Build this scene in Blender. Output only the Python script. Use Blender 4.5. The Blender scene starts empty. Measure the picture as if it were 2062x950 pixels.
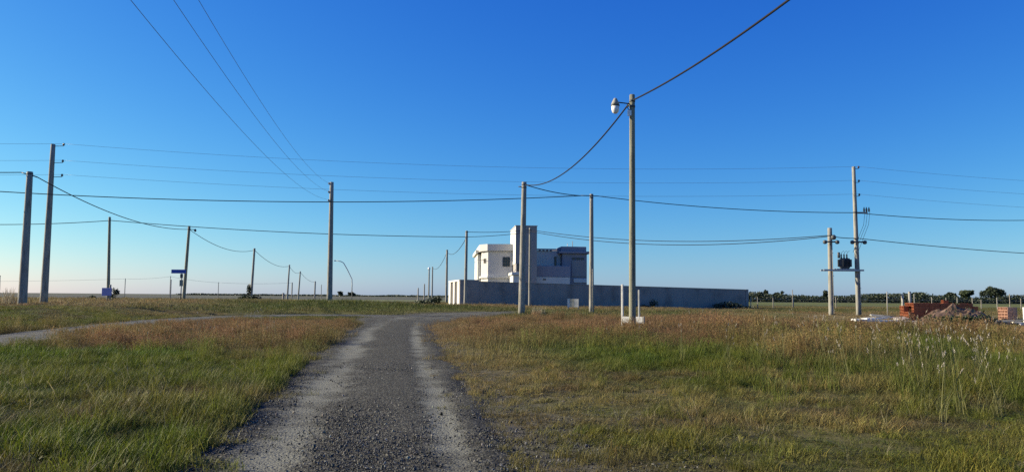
import bpy, math, random
import numpy as np
from mathutils import Matrix, Vector

scene = bpy.context.scene
col = scene.collection
rng = np.random.default_rng(7)
random.seed(7)
R = math.radians

# ------------------------------------------------------------------ camera
cam_data = bpy.data.cameras.new('camera')
cam = bpy.data.objects.new('camera', cam_data)
col.objects.link(cam)
cam_data.sensor_width = 36.0
cam_data.lens = 36.0 * 1550.0 / 2062.0
cam_data.clip_start = 0.05
cam_data.clip_end = 20000
cam.matrix_world = (Matrix.Translation((0, 0, 1.4))
                    @ Matrix.Rotation(math.pi / 2 + math.atan(122 / 1550), 4, 'X')
                    @ Matrix.Rotation(0.008, 4, 'Z'))
scene.camera = cam

# ------------------------------------------------------------------ sky, sun, exposure
SUN_AZ = R(-80.0)      # measured from +Y (view direction), negative = to the left
SUN_EL = R(22.0)
world = bpy.data.worlds.new('World')
scene.world = world
world.use_nodes = True
wn = world.node_tree
bg = wn.nodes['Background']
sky = wn.nodes.new('ShaderNodeTexSky')
sky.sky_type = 'NISHITA'
sky.sun_disc = False
sky.sun_elevation = SUN_EL
sky.sun_rotation = SUN_AZ
sky.altitude = 0
sky.air_density = 1.0
sky.dust_density = 0.3
sky.ozone_density = 3.0
# even colour response of the whole sky (one power and gain per channel)
sep = wn.nodes.new('ShaderNodeSeparateColor'); cmb_ = wn.nodes.new('ShaderNodeCombineColor')
wn.links.new(sky.outputs[0], sep.inputs[0])
for ch, (gam, gain) in enumerate(((1.90, 1.75), (1.33, 1.54), (0.58, 1.24))):
    mu = wn.nodes.new('ShaderNodeMath'); mu.operation = 'MULTIPLY'; mu.inputs[1].default_value = 0.09
    pw = wn.nodes.new('ShaderNodeMath'); pw.operation = 'POWER'; pw.inputs[1].default_value = gam
    ga = wn.nodes.new('ShaderNodeMath'); ga.operation = 'MULTIPLY'; ga.inputs[1].default_value = gain * 10.0
    wn.links.new(sep.outputs[ch], mu.inputs[0]); wn.links.new(mu.outputs[0], pw.inputs[0])
    wn.links.new(pw.outputs[0], ga.inputs[0]); wn.links.new(ga.outputs[0], cmb_.inputs[ch])
wn.links.new(cmb_.outputs[0], bg.inputs['Color'])
bg.inputs['Strength'].default_value = 0.05

sun_data = bpy.data.lights.new('sun', 'SUN')
sun_data.energy = 5.0
sun_data.angle = R(0.5)
sun_data.color = (1.0, 0.88, 0.66)
sun = bpy.data.objects.new('sun', sun_data)
col.objects.link(sun)
to_sun = Vector((math.sin(SUN_AZ) * math.cos(SUN_EL), math.cos(SUN_AZ) * math.cos(SUN_EL), math.sin(SUN_EL)))
sun.rotation_euler = to_sun.to_track_quat('Z', 'Y').to_euler()
sun.location = (-60, -10, 40)

scene.view_settings.view_transform = 'Standard'
scene.view_settings.look = 'None'
scene.view_settings.exposure = 1.0
scene.view_settings.gamma = 1.0
scene.view_settings.use_curve_mapping = False
scene.render.engine = 'CYCLES'
scene.cycles.use_denoising = False
scene.cycles.max_bounces = 5
scene.cycles.transparent_max_bounces = 4

# ------------------------------------------------------------------ materials
def new_mat(name):
    m = bpy.data.materials.new(name)
    m.use_nodes = True
    nt = m.node_tree
    return m, nt, nt.nodes['Principled BSDF']

def N(nt, kind, **kw):
    n = nt.nodes.new(kind)
    for k, v in kw.items():
        if k in n.inputs:
            n.inputs[k].default_value = v
        else:
            setattr(n, k, v)
    return n

def ramp(nt, fac, stops):
    r = nt.nodes.new('ShaderNodeValToRGB')
    els = r.color_ramp.elements
    while len(els) < len(stops):
        els.new(0.5)
    for e, (p, c) in zip(els, stops):
        e.position = p
        e.color = (*c, 1)
    nt.links.new(fac, r.inputs[0])
    return r.outputs[0]

def mix(nt, fac, a, b, mode='MIX'):
    m = nt.nodes.new('ShaderNodeMix')
    m.data_type = 'RGBA'
    m.blend_type = mode
    for sock, v in ((m.inputs[0], fac), (m.inputs[6], a), (m.inputs[7], b)):
        if hasattr(v, 'links') or hasattr(v, 'is_linked'):
            nt.links.new(v, sock)
        elif isinstance(v, tuple):
            sock.default_value = (*v, 1)
        else:
            sock.default_value = v
    return m.outputs[2]

def rough_mat(name, c1, c2, scale=2.0, rough=0.85, bump=0.2, bump_scale=30.0, stretch=(1, 1, 1), metal=0.0, spots=None):
    """noise between two colours, fine relief; stretch scales the object coordinates"""
    m, nt, b = new_mat(name)
    tc = N(nt, 'ShaderNodeTexCoord')
    mp = N(nt, 'ShaderNodeMapping')
    mp.inputs['Scale'].default_value = stretch
    nt.links.new(tc.outputs['Object'], mp.inputs[0])
    oi = N(nt, 'ShaderNodeObjectInfo')
    ad = N(nt, 'ShaderNodeVectorMath', operation='ADD')
    ml = N(nt, 'ShaderNodeVectorMath', operation='SCALE')
    cmb = N(nt, 'ShaderNodeCombineXYZ')
    for i in range(3):
        nt.links.new(oi.outputs['Random'], cmb.inputs[i])
    nt.links.new(cmb.outputs[0], ml.inputs[0])
    ml.inputs['Scale'].default_value = 37.0
    nt.links.new(mp.outputs[0], ad.inputs[0])
    nt.links.new(ml.outputs[0], ad.inputs[1])
    n1 = N(nt, 'ShaderNodeTexNoise', Scale=scale, Detail=8.0, Roughness=0.65)
    nt.links.new(ad.outputs[0], n1.inputs['Vector'])
    c = ramp(nt, n1.outputs['Fac'], [(0.3, c1), (0.7, c2)])
    if spots:
        n3 = N(nt, 'ShaderNodeTexNoise', Scale=spots[1], Detail=5.0)
        nt.links.new(ad.outputs[0], n3.inputs['Vector'])
        f = ramp(nt, n3.outputs['Fac'], [(0.52, (0, 0, 0)), (0.68, (1, 1, 1))])
        c = mix(nt, f, c, spots[0])
    nt.links.new(c, b.inputs['Base Color'])
    n2 = N(nt, 'ShaderNodeTexNoise', Scale=bump_scale, Detail=6.0)
    nt.links.new(ad.outputs[0], n2.inputs['Vector'])
    bp = N(nt, 'ShaderNodeBump', Strength=bump, Distance=0.02)
    nt.links.new(n2.outputs['Fac'], bp.inputs['Height'])
    nt.links.new(bp.outputs[0], b.inputs['Normal'])
    b.inputs['Roughness'].default_value = rough
    b.inputs['Metallic'].default_value = metal
    return m

M = {}
M['concrete'] = rough_mat('pole_concrete', (0.20, 0.195, 0.17), (0.30, 0.29, 0.25), 1.5, 0.9, 0.3, 40, (3, 3, 0.5), spots=((0.145, 0.14, 0.12), 2.5))
M['pole_wood'] = rough_mat('weathered_pole_wood', (0.16, 0.16, 0.11), (0.28, 0.275, 0.20), 5.0, 0.85, 0.6, 60, (5, 5, 0.25), spots=((0.11, 0.10, 0.07), 3.0))
M['post_wood'] = rough_mat('fence_post_wood', (0.20, 0.18, 0.15), (0.32, 0.29, 0.24), 6.0, 0.9, 0.5, 60, (4, 4, 0.4))
M['post_pale'] = rough_mat('pale_post', (0.26, 0.25, 0.215), (0.36, 0.345, 0.30), 6.0, 0.9, 0.3, 60)
M['cable'] = rough_mat('cable_rubber', (0.010, 0.010, 0.012), (0.018, 0.018, 0.021), 3, 0.8, 0.1)
M['cable'].node_tree.nodes['Principled BSDF'].inputs['Specular IOR Level'].default_value = 0.15
M['wire'] = rough_mat('aluminium_wire', (0.16, 0.17, 0.18), (0.24, 0.25, 0.26), 3, 0.5, 0.1, metal=0.4)
M['steel'] = rough_mat('galvanised_steel', (0.30, 0.31, 0.32), (0.42, 0.43, 0.44), 8, 0.5, 0.1, metal=0.6)
M['dark_steel'] = rough_mat('dark_painted_steel', (0.035, 0.04, 0.045), (0.07, 0.075, 0.08), 6, 0.55, 0.1)
M['porcelain'] = rough_mat('brown_insulator', (0.08, 0.045, 0.03), (0.12, 0.06, 0.04), 6, 0.25, 0.0)
M['pale_porcelain'] = rough_mat('pale_insulator', (0.62, 0.6, 0.57), (0.7, 0.68, 0.65), 6, 0.3, 0.0)
M['lamp_white'] = rough_mat('white_lamp_glass', (0.72, 0.71, 0.68), (0.82, 0.81, 0.78), 6, 0.25, 0.0)
M['blue_sign'] = rough_mat('blue_sign_enamel', (0.015, 0.05, 0.30), (0.02, 0.07, 0.38), 3, 0.4, 0.0)
M['violet_sign'] = rough_mat('faded_violet_sign', (0.20, 0.20, 0.42), (0.28, 0.28, 0.52), 4, 0.6, 0.1)
M['green_sign'] = rough_mat('weathered_green_box', (0.12, 0.16, 0.13), (0.2, 0.24, 0.2), 4, 0.6, 0.1)
M['white_paint'] = rough_mat('white_board_paint', (0.50, 0.49, 0.45), (0.64, 0.63, 0.58), 4, 0.7, 0.15)
M['tan_panel'] = rough_mat('tan_panel', (0.34, 0.31, 0.22), (0.42, 0.39, 0.29), 4, 0.8, 0.1)
M['grey_panel'] = rough_mat('grey_panel', (0.30, 0.31, 0.29), (0.38, 0.39, 0.37), 4, 0.8, 0.1)
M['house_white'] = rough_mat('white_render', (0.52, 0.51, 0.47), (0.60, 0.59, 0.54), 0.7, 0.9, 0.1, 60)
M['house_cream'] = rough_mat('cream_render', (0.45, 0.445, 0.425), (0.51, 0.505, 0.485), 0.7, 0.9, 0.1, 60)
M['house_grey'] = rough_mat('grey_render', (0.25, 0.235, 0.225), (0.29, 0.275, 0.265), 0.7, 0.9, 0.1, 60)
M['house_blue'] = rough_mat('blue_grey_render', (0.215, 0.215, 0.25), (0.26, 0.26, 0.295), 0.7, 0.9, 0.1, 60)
M['wall_render'] = rough_mat('grey_wall_render', (0.205, 0.195, 0.182), (0.275, 0.262, 0.245), 0.35, 0.92, 0.2, 40, (1, 1, 0.6), spots=((0.16, 0.152, 0.142), 0.8))
M['coping'] = rough_mat('wall_coping', (0.40, 0.40, 0.40), (0.5, 0.5, 0.5), 1.0, 0.9, 0.2)
M['dark_door'] = rough_mat('dark_gate', (0.09, 0.08, 0.07), (0.14, 0.12, 0.1), 5, 0.6, 0.1)
M['window_frame'] = rough_mat('dark_window_frame', (0.05, 0.05, 0.055), (0.08, 0.08, 0.085), 5, 0.5, 0.0)
M['brick'] = rough_mat('hollow_brick', (0.24, 0.066, 0.027), (0.36, 0.11, 0.043), 6, 0.9, 0.4, 50)
M['pale_brick'] = rough_mat('pale_brick', (0.38, 0.20, 0.13), (0.50, 0.29, 0.20), 6, 0.9, 0.4, 50)
M['soil'] = rough_mat('heap_soil', (0.075, 0.045, 0.028), (0.14, 0.085, 0.055), 3, 0.95, 0.8, 14, spots=((0.19, 0.125, 0.085), 2.0))
M['rubble'] = rough_mat('rubble_stone', (0.32, 0.29, 0.26), (0.48, 0.44, 0.40), 5, 0.95, 0.5, 20)
M['board'] = rough_mat('pale_board', (0.50, 0.42, 0.30), (0.64, 0.56, 0.43), 4, 0.85, 0.3, 40, (1, 6, 6))
M['bark'] = rough_mat('bark', (0.07, 0.055, 0.04), (0.13, 0.10, 0.075), 5, 0.95, 0.6, 20)
m, nt, b = new_mat('window_glass')
b.inputs['Base Color'].default_value = (0.02, 0.025, 0.03, 1)
b.inputs['Roughness'].default_value = 0.06
M['glass'] = m

def leaf_mat(name, c1, c2, transl=0.3):
    m, nt, b = new_mat(name)
    gm = N(nt, 'ShaderNodeNewGeometry')
    c = ramp(nt, gm.outputs['Random Per Island'], [(0.0, c1), (1.0, c2)])
    nt.links.new(c, b.inputs['Base Color'])
    b.inputs['Roughness'].default_value = 0.6
    tr = N(nt, 'ShaderNodeBsdfTranslucent')
    nt.links.new(c, tr.inputs['Color'])
    ms = N(nt, 'ShaderNodeMixShader')
    ms.inputs[0].default_value = transl
    nt.links.new(b.outputs[0], ms.inputs[1])
    nt.links.new(tr.outputs[0], ms.inputs[2])
    nt.links.new(ms.outputs[0], nt.nodes['Material Output'].inputs[0])
    return m
M['leaf_dark'] = leaf_mat('dark_tree_leaf', (0.016, 0.026, 0.013), (0.04, 0.058, 0.024), 0.2)
M['leaf_mid'] = leaf_mat('tree_leaf', (0.03, 0.05, 0.02), (0.075, 0.10, 0.04))
M['leaf_bush'] = leaf_mat('bush_leaf', (0.03, 0.05, 0.015), (0.075, 0.10, 0.03))
M['reed'] = leaf_mat('dry_reed', (0.22, 0.18, 0.11), (0.36, 0.31, 0.2))

def grass_mat(name):
    """colour per clump comes from the scatter, varied from blade to blade"""
    m, nt, b = new_mat(name)
    at = N(nt, 'ShaderNodeAttribute', attribute_type='INSTANCER', attribute_name='gcol')
    gm = N(nt, 'ShaderNodeNewGeometry')
    v = ramp(nt, gm.outputs['Random Per Island'], [(0.0, (0.60, 0.62, 0.55)), (0.55, (1, 1, 1)), (1.0, (1.45, 1.35, 1.25))])
    c = mix(nt, 1.0, at.outputs['Color'], v, 'MULTIPLY')
    nt.links.new(c, b.inputs['Base Color'])
    b.inputs['Roughness'].default_value = 0.65
    b.inputs['Specular IOR Level'].default_value = 0.25
    tr = N(nt, 'ShaderNodeBsdfTranslucent')
    nt.links.new(c, tr.inputs['Color'])
    ms = N(nt, 'ShaderNodeMixShader')
    ms.inputs[0].default_value = 0.35
    nt.links.new(b.outputs[0], ms.inputs[1])
    nt.links.new(tr.outputs[0], ms.inputs[2])
    nt.links.new(ms.outputs[0], nt.nodes['Material Output'].inputs[0])
    return m
M['grass'] = grass_mat('grass_blade')
m, nt, b = new_mat('gravel_stone')
at = N(nt, 'ShaderNodeAttribute', attribute_type='INSTANCER', attribute_name='gcol')
nt.links.new(at.outputs['Color'], b.inputs['Base Color'])
b.inputs['Roughness'].default_value = 0.8
M['stone'] = m
m, nt, b = new_mat('seed_plume')
gm = N(nt, 'ShaderNodeNewGeometry')
c = ramp(nt, gm.outputs['Random Per Island'], [(0.0, (0.32, 0.28, 0.21)), (1.0, (0.52, 0.47, 0.38))])
nt.links.new(c, b.inputs['Base Color'])
b.inputs['Roughness'].default_value = 0.9
M['plume'] = m

# ------------------------------------------------------------------ mesh helper and object helpers
class MB:
    def __init__(s):
        s.v, s.f, s.smooth = [], [], []
    def add(s, vs, fs, smooth=False):
        o = len(s.v)
        s.v += [tuple(p) for p in vs]
        s.f += [tuple(i + o for i in q) for q in fs]
        s.smooth += [smooth] * len(fs)
        return s
    def box(s, x0, x1, y0, y1, z0, z1):
        return s.add([(x0, y0, z0), (x1, y0, z0), (x1, y1, z0), (x0, y1, z0), (x0, y0, z1), (x1, y0, z1), (x1, y1, z1), (x0, y1, z1)],
                     [(0, 3, 2, 1), (4, 5, 6, 7), (0, 1, 5, 4), (1, 2, 6, 5), (2, 3, 7, 6), (3, 0, 4, 7)])
    def bevel_box(s, x0, x1, y0, y1, z0, z1, c=0.02):
        """box with chamfered vertical edges and a chamfered top"""
        p = [(x0 + c, y0), (x1 - c, y0), (x1, y0 + c), (x1, y1 - c), (x1 - c, y1), (x0 + c, y1), (x0, y1 - c), (x0, y0 + c)]
        cx, cy = (x0 + x1) / 2, (y0 + y1) / 2
        sx = max(0.0, 1 - 2 * c / max(x1 - x0, 1e-6)); sy = max(0.0, 1 - 2 * c / max(y1 - y0, 1e-6))
        vs = [(x, y, z0) for x, y in p] + [(x, y, z1 - c) for x, y in p] + [(cx + (x - cx) * sx, cy + (y - cy) * sy, z1) for x, y in p]
        fs = [tuple(range(7, -1, -1)), tuple(range(16, 24))]
        for r in (0, 8):
            fs += [(r + i, r + (i + 1) % 8, r + 8 + (i + 1) % 8, r + 8 + i) for i in range(8)]
        return s.add(vs, fs)
    def tube(s, pts, radii, n=10, caps=True, smooth=True):
        pts = [Vector(p) for p in pts]
        if not hasattr(radii, '__len__'):
            radii = [radii] * len(pts)
        t0 = (pts[1] - pts[0]).normalized()
        ref = Vector((0, 0, 1)) if abs(t0.z) < 0.9 else Vector((0, 1, 0))
        vs, fs = [], []
        for i, p in enumerate(pts):
            t = (pts[min(i + 1, len(pts) - 1)] - pts[max(i - 1, 0)]).normalized()
            u = ref - t * ref.dot(t); u.normalize()
            w = t.cross(u)
            ref = u
            for k in range(n):
                a = 2 * math.pi * k / n
                vs.append(p + (u * math.cos(a) + w * math.sin(a)) * radii[i])
        for i in range(len(pts) - 1):
            for k in range(n):
                fs.append((i * n + k, i * n + (k + 1) % n, (i + 1) * n + (k + 1) % n, (i + 1) * n + k))
        s.add(vs, fs, smooth)
        if caps:
            L = (len(pts) - 1) * n
            o = len(s.v) - len(vs)
            s.f += [tuple(o + k for k in range(n - 1, -1, -1)), tuple(o + L + k for k in range(n))]
            s.smooth += [False, False]
        return s
    def lathe(s, prof, n=14, c=(0, 0, 0)):
        """profile of (radius, z) turned round the vertical through c"""
        return s.tube([(c[0], c[1], c[2] + z) for r, z in prof], [max(r, 1e-4) for r, z in prof], n)
    def build(s, name, mat, parent=None):
        me = bpy.data.meshes.new(name)
        me.from_pydata(s.v, [], s.f)
        me.polygons.foreach_set('use_smooth', s.smooth)
        me.materials.append(mat)
        me.update()
        o = bpy.data.objects.new(name, me)
        col.objects.link(o)
        if parent:
            o.parent = parent
        return o

def tag(o, label=None, cat=None, group=None, kind=None):
    if label: o['label'] = label
    if cat: o['category'] = cat
    if group: o['group'] = group
    if kind: o['kind'] = kind
    return o

def thing(name, label, cat, loc, rz=0.0, group=None):
    o = bpy.data.objects.new(name, None)
    col.objects.link(o)
    o.empty_display_size = 0.3
    o.location = loc
    o.rotation_euler = (0, 0, rz)
    return tag(o, label, cat, group)

def np_mesh(name, verts, faces_flat, loop_total, mat, smooth=False):
    """fast mesh from numpy arrays (faces all of one size)"""
    me = bpy.data.meshes.new(name)
    nv, nl = len(verts), len(faces_flat)
    nf = nl // loop_total
    me.vertices.add(nv); me.loops.add(nl); me.polygons.add(nf)
    me.vertices.foreach_set('co', np.asarray(verts, dtype=np.float32).ravel())
    me.loops.foreach_set('vertex_index', np.asarray(faces_flat, dtype=np.int32))
    me.polygons.foreach_set('loop_start', np.arange(0, nl, loop_total, dtype=np.int32))
    me.polygons.foreach_set('use_smooth', np.full(nf, smooth))
    me.materials.append(mat)
    me.update(calc_edges=True)
    me.validate()
    return me

# ------------------------------------------------------------------ terrain functions
def S(a, b, v):
    t = np.clip((np.asarray(v, dtype=float) - a) / (b - a), 0, 1)
    return t * t * (3 - 2 * t)

_lat = np.random.default_rng(11).random((256, 256))
def vnoise(x, y, s=1.0, off=0):
    x = np.asarray(x, float) / s + 17.3 + off; y = np.asarray(y, float) / s + 5.1 + off * 1.7
    xi = np.floor(x).astype(int); yi = np.floor(y).astype(int)
    fx = x - xi; fy = y - yi
    fx = fx * fx * (3 - 2 * fx); fy = fy * fy * (3 - 2 * fy)
    g = lambda i, j: _lat[i % 256, j % 256]
    return (g(xi, yi) * (1 - fx) + g(xi + 1, yi) * fx) * (1 - fy) + (g(xi, yi + 1) * (1 - fx) + g(xi + 1, yi + 1) * fx) * fy
def fbm(x, y, s=1.0, off=0):
    return 0.55 * vnoise(x, y, s, off) + 0.3 * vnoise(x, y, s * 0.45, off + 9) + 0.15 * vnoise(x, y, s * 0.2, off + 21)

# road centre lines (world metres)
def catmull(pts, step=0.5):
    P = [np.array(p, float) for p in pts]
    P = [2 * P[0] - P[1]] + P + [2 * P[-1] - P[-2]]
    out = []
    for i in range(1, len(P) - 2):
        n = max(2, int(np.linalg.norm(P[i + 1] - P[i]) / step))
        for k in range(n):
            t = k / n
            out.append(0.5 * ((2 * P[i]) + (P[i + 1] - P[i - 1]) * t + (2 * P[i - 1] - 5 * P[i] + 4 * P[i + 1] - P[i + 2]) * t * t
                              + (3 * P[i] - P[i - 1] - 3 * P[i + 1] + P[i + 2]) * t ** 3))
    out.append(P[-2])
    return np.array(out)
ROAD_A = catmull([(0.95, -12), (-0.4, 0), (-1.24, 6.2), (-3.2, 19.5), (-4.95, 33), (-5.3, 40), (-4.0, 47), (0.6, 57), (9, 66.5), (24, 72.5), (46, 78), (90, 88)])
ROAD_B = catmull([(-11.6, -4), (-13.1, 10), (-14.9, 24), (-16.0, 34), (-15.7, 40), (-13.6, 44.0), (-10.5, 45.6), (-5.0, 45.2)])
HW_B = 1.6
def hw_a(y):
    """half width of the gravel road, wider where it meets the cross street"""
    y = np.asarray(y, float)
    return 1.42 + 0.2 * S(8, 25, y) + 1.5 * S(34, 42, y) * (1 - S(50, 56, y)) - 0.4 * S(52, 58, y)

def road_dist(x, y, line):
    x = np.asarray(x, float).ravel(); y = np.asarray(y, float).ravel()
    L = line[::2]
    out = np.full(x.shape, 1e9)
    for i0 in range(0, len(x), 20000):
        xs, ys = x[i0:i0 + 20000], y[i0:i0 + 20000]
        d = np.full(xs.shape, 1e9)
        for a, b_ in zip(L[:-1], L[1:]):
            ab = b_ - a
            t = np.clip(((xs - a[0]) * ab[0] + (ys - a[1]) * ab[1]) / (ab @ ab), 0, 1)
            d = np.minimum(d, np.hypot(xs - a[0] - ab[0] * t, ys - a[1] - ab[1] * t))
        out[i0:i0 + 20000] = d
    return out

def terrain0(x, y):
    z = 0.30 * S(12, 65, y) * (1 - 0.55 * S(95, 170, y))
    z = z + 0.40 * S(-17.5, -24, x) * S(12, 40, y) * (1 - S(75, 120, y))
    z = z + 0.34 * np.exp(-(((x + 14.0) / 6.5) ** 2 + ((y - 66) / 7.0) ** 2))
    z = z + 0.16 * np.exp(-(((x + 3.0) / 6.0) ** 2 + ((y - 74) / 5.0) ** 2))
    z = z + 0.16 * np.exp(-(((x - 1.6) / 3.6) ** 2 + ((y - 50.5) / 2.6) ** 2))
    z = z - 0.12 * S(10, 28, x) * S(40, 80, y) * (1 - S(110, 160, y))
    z = z - 0.36 * S(9, 19, x) * S(20, 36, y) * (1 - S(49, 56, y))
    return z
def terrain(x, y, rd=None):
    x = np.asarray(x, float); y = np.asarray(y, float)
    z = terrain0(x, y)
    if rd is None:
        rd = np.minimum(road_dist(x, y, ROAD_A) - hw_a(y).ravel(), road_dist(x, y, ROAD_B) - HW_B).reshape(x.shape)
    k = S(0.0, 1.6, rd) * (1 - S(90, 140, y))
    return z + k * (0.05 + 0.13 * (fbm(x, y, 3.5) - 0.45) + 0.05 * (vnoise(x, y, 0.8, 3) - 0.5))
def tz(x, y):
    return float(terrain(np.array([x]), np.array([y]))[0])

# ------------------------------------------------------------------ zones of vegetation
C_GREEN = np.array([0.108, 0.132, 0.016]); C_LUSH = np.array([0.072, 0.124, 0.012]); C_OLIVE = np.array([0.172, 0.146, 0.030])
C_RED = np.array([0.190, 0.124, 0.060]); C_TAN = np.array([0.270, 0.210, 0.095]); C_DEAD = np.array([0.112, 0.086, 0.042])
def zone(x, y):
    """dryness of the sward: weights of green, olive, red seed grass, tan, dead (rows)"""
    n = fbm(x, y, 4.0, 1); n2 = fbm(x, y, 1.6, 5); n3 = fbm(x, y, 9.0, 8)
    left = x < (-0.7 - 0.13 * y)
    red = np.where(left, S(15.5, 20.5, y + 7 * (n - 0.5)), S(16.5, 23.5, y + 9 * (n - 0.5)))
    red = red * np.where(left, 1 - S(34, 42, y), 1 - S(36, 44, y + 4 * (n - 0.5))) * np.where(left, S(-0.1, 2.2, -(x + 1.9 + 0.13 * y) + 1.0), 1)
    red = red * S(-19.0, -15.0, x + 0.1 * (y - 24)) * (0.72 + 0.28 * S(0.35, 0.55, n2))
    dead = S(0.60, 0.72, n2) * (1 - S(14, 18, y)) * np.where(left, 0.75, 0.6)
    dead = np.maximum(dead, S(-17.0, -20.0, x) * S(0.42, 0.6, n2) * 0.65 * (y < 60))
    dead = np.maximum(dead, 0.95 * np.exp(-(((x + 4.3) / 1.3) ** 2 + ((y - 10.4) / 0.8) ** 2)))
    dead = np.maximum(dead, 0.9 * np.exp(-(((x + 4.4) / 0.8) ** 2 + ((y - 8.2) / 0.5) ** 2)))
    tan = np.where(left, 0.0, S(3.6, 0.6, x + 0.3 + 0.14 * y - 1.6) * 0.55 * S(8, 14, y))
    tan = np.maximum(tan, S(0.55, 0.7, n) * 0.45 * np.where(left, 0.4, 1.0))
    tan = tan * np.where(left, 1 - 0.8 * S(10, 7, y), 1)
    olive = np.where(left, 0.25 * S(6, 10, y), 0.45) * S(0.4, 0.6, n3 * 0.5 + n * 0.5)
    return red, dead, tan, olive
def sward_colour(x, y):
    red, dead, tan, olive = (a[:, None] for a in zone(x, y))
    n = fbm(x, y, 2.3, 14)[:, None]
    c = C_GREEN * (1 - n) + C_LUSH * n
    c = c * (1 - olive) + C_OLIVE * olive
    c = c * (1 - tan) + C_TAN * tan
    c = c * (1 - red) + (C_RED * (0.8 + 0.4 * n)) * red
    c = c * (1 - dead) + C_DEAD * dead
    far = S(37, 45, y)[:, None]                                # mown strip and open field beyond the seed grass
    g = fbm(x, y, 9.0, 31)[:, None]
    hump = np.exp(-(((x + 14.0) / 7.5) ** 2 + ((y - 64) / 8.0) ** 2))[:, None]
    gw = np.clip(S(0.38, 0.62, g) * 0.7 + 1.1 * hump - 0.35 * S(-20, -30, x)[:, None], 0, 1)
    cf = np.array([0.088, 0.104, 0.028]) * gw + np.array([0.205, 0.160, 0.075]) * (1 - gw)
    return c * (1 - far) + cf * far

# ------------------------------------------------------------------ ground
def axis(lo, hi, fine_lo, fine_hi, step, grow=1.16):
    a = list(np.arange(fine_lo, fine_hi + 1e-6, step))
    s = step
    while a[-1] < hi:
        s *= grow; a.append(a[-1] + s)
    s = step; pre = []
    v = a[0]
    while v > lo:
        s *= grow; v -= s; pre.append(v)
    return np.array(pre[::-1] + a)
gx = axis(-6000, 6000, -46, 46, 0.5); gy = axis(-60, 7000, -8, 90, 0.5)
GX, GY = np.meshgrid(gx, gy)
fx, fy = GX.ravel(), GY.ravel()
rdA = road_dist(fx, fy, ROAD_A) - hw_a(fy); rdB = road_dist(fx, fy, ROAD_B) - HW_B
rd_all = np.minimum(rdA, rdB)
gz = terrain(fx, fy, rd_all) - 0.02 * S(0.6, -0.4, rd_all)
nx_, ny_ = len(gx), len(gy)
idx = np.arange(nx_ * ny_).reshape(ny_, nx_)
quads = np.stack([idx[:-1, :-1], idx[:-1, 1:], idx[1:, 1:], idx[1:, :-1]], -1).reshape(-1)

m, nt, b = new_mat('field_ground')
at = N(nt, 'ShaderNodeAttribute', attribute_name='zone_colour')
geo = N(nt, 'ShaderNodeNewGeometry')
n1 = N(nt, 'ShaderNodeTexNoise', Scale=1.3, Detail=9.0, Roughness=0.7)
nt.links.new(geo.outputs['Position'], n1.inputs['Vector'])
n2 = N(nt, 'ShaderNodeTexNoise', Scale=14.0, Detail=6.0, Roughness=0.7)
nt.links.new(geo.outputs['Position'], n2.inputs['Vector'])
v1 = ramp(nt, n1.outputs['Fac'], [(0.3, (0.72, 0.72, 0.72)), (0.7, (1.25, 1.22, 1.15))])
v2 = ramp(nt, n2.outputs['Fac'], [(0.35, (0.7, 0.7, 0.7)), (0.65, (1.25, 1.25, 1.25))])
c = mix(nt, 1.0, at.outputs['Color'], v1, 'MULTIPLY')
c = mix(nt, 1.0, c, v2, 'MULTIPLY')
nt.links.new(c, b.inputs['Base Color'])
b.inputs['Roughness'].default_value = 1.0
b.inputs['Specular IOR Level'].default_value = 0.05
bp = N(nt, 'ShaderNodeBump', Strength=0.7, Distance=0.03)
nt.links.new(n2.outputs['Fac'], bp.inputs['Height'])
nt.links.new(bp.outputs[0], b.inputs['Normal'])
M['ground'] = m
me = np_mesh('ground', np.stack([fx, fy, gz], 1), quads, 4, M['ground'], True)
gc = sward_colour(fx, fy)
soil = np.array([0.098, 0.084, 0.060])
near = (1 - S(35, 60, fy))[:, None]
gc = gc * (1 - 0.6 * near) + soil * 0.72 * (0.6 * near)
shoulder = S(1.4, 0.0, rdA)[:, None] * (1 - S(60, 80, fy))[:, None]
gc = gc * (1 - shoulder) + np.array([0.092, 0.088, 0.074]) * shoulder
# open farmland: pale grey stubble on the left and centre, greener plots on the right
farw = S(95, 140, fy)[:, None]
stub = np.array([0.105, 0.108, 0.098]) * (0.85 + 0.3 * fbm(fx, fy, 60, 3)[:, None])
band = vnoise(fx * 0.15, fy, 35, 6)[:, None]
stub = stub * (1 - S(0.62, 0.75, band)) + np.array([0.15, 0.165, 0.085]) * S(0.62, 0.75, band)
green_far = np.array([0.115, 0.13, 0.05]) * (0.8 + 0.4 * fbm(fx, fy, 40, 4)[:, None])
rightw = S(5, 30, fx - 0.1 * fy)[:, None]
gc = gc * (1 - farw) + (stub * (1 - rightw) + green_far * rightw) * farw
attr = me.attributes.new('zone_colour', 'FLOAT_COLOR', 'POINT')
attr.data.foreach_set('color', np.concatenate([gc, np.ones((len(gc), 1))], 1).astype(np.float32).ravel())
ground = bpy.data.objects.new('ground', me)
col.objects.link(ground)
tag(ground, 'open grassy ground and farmland reaching the horizon', kind='structure')

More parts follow.
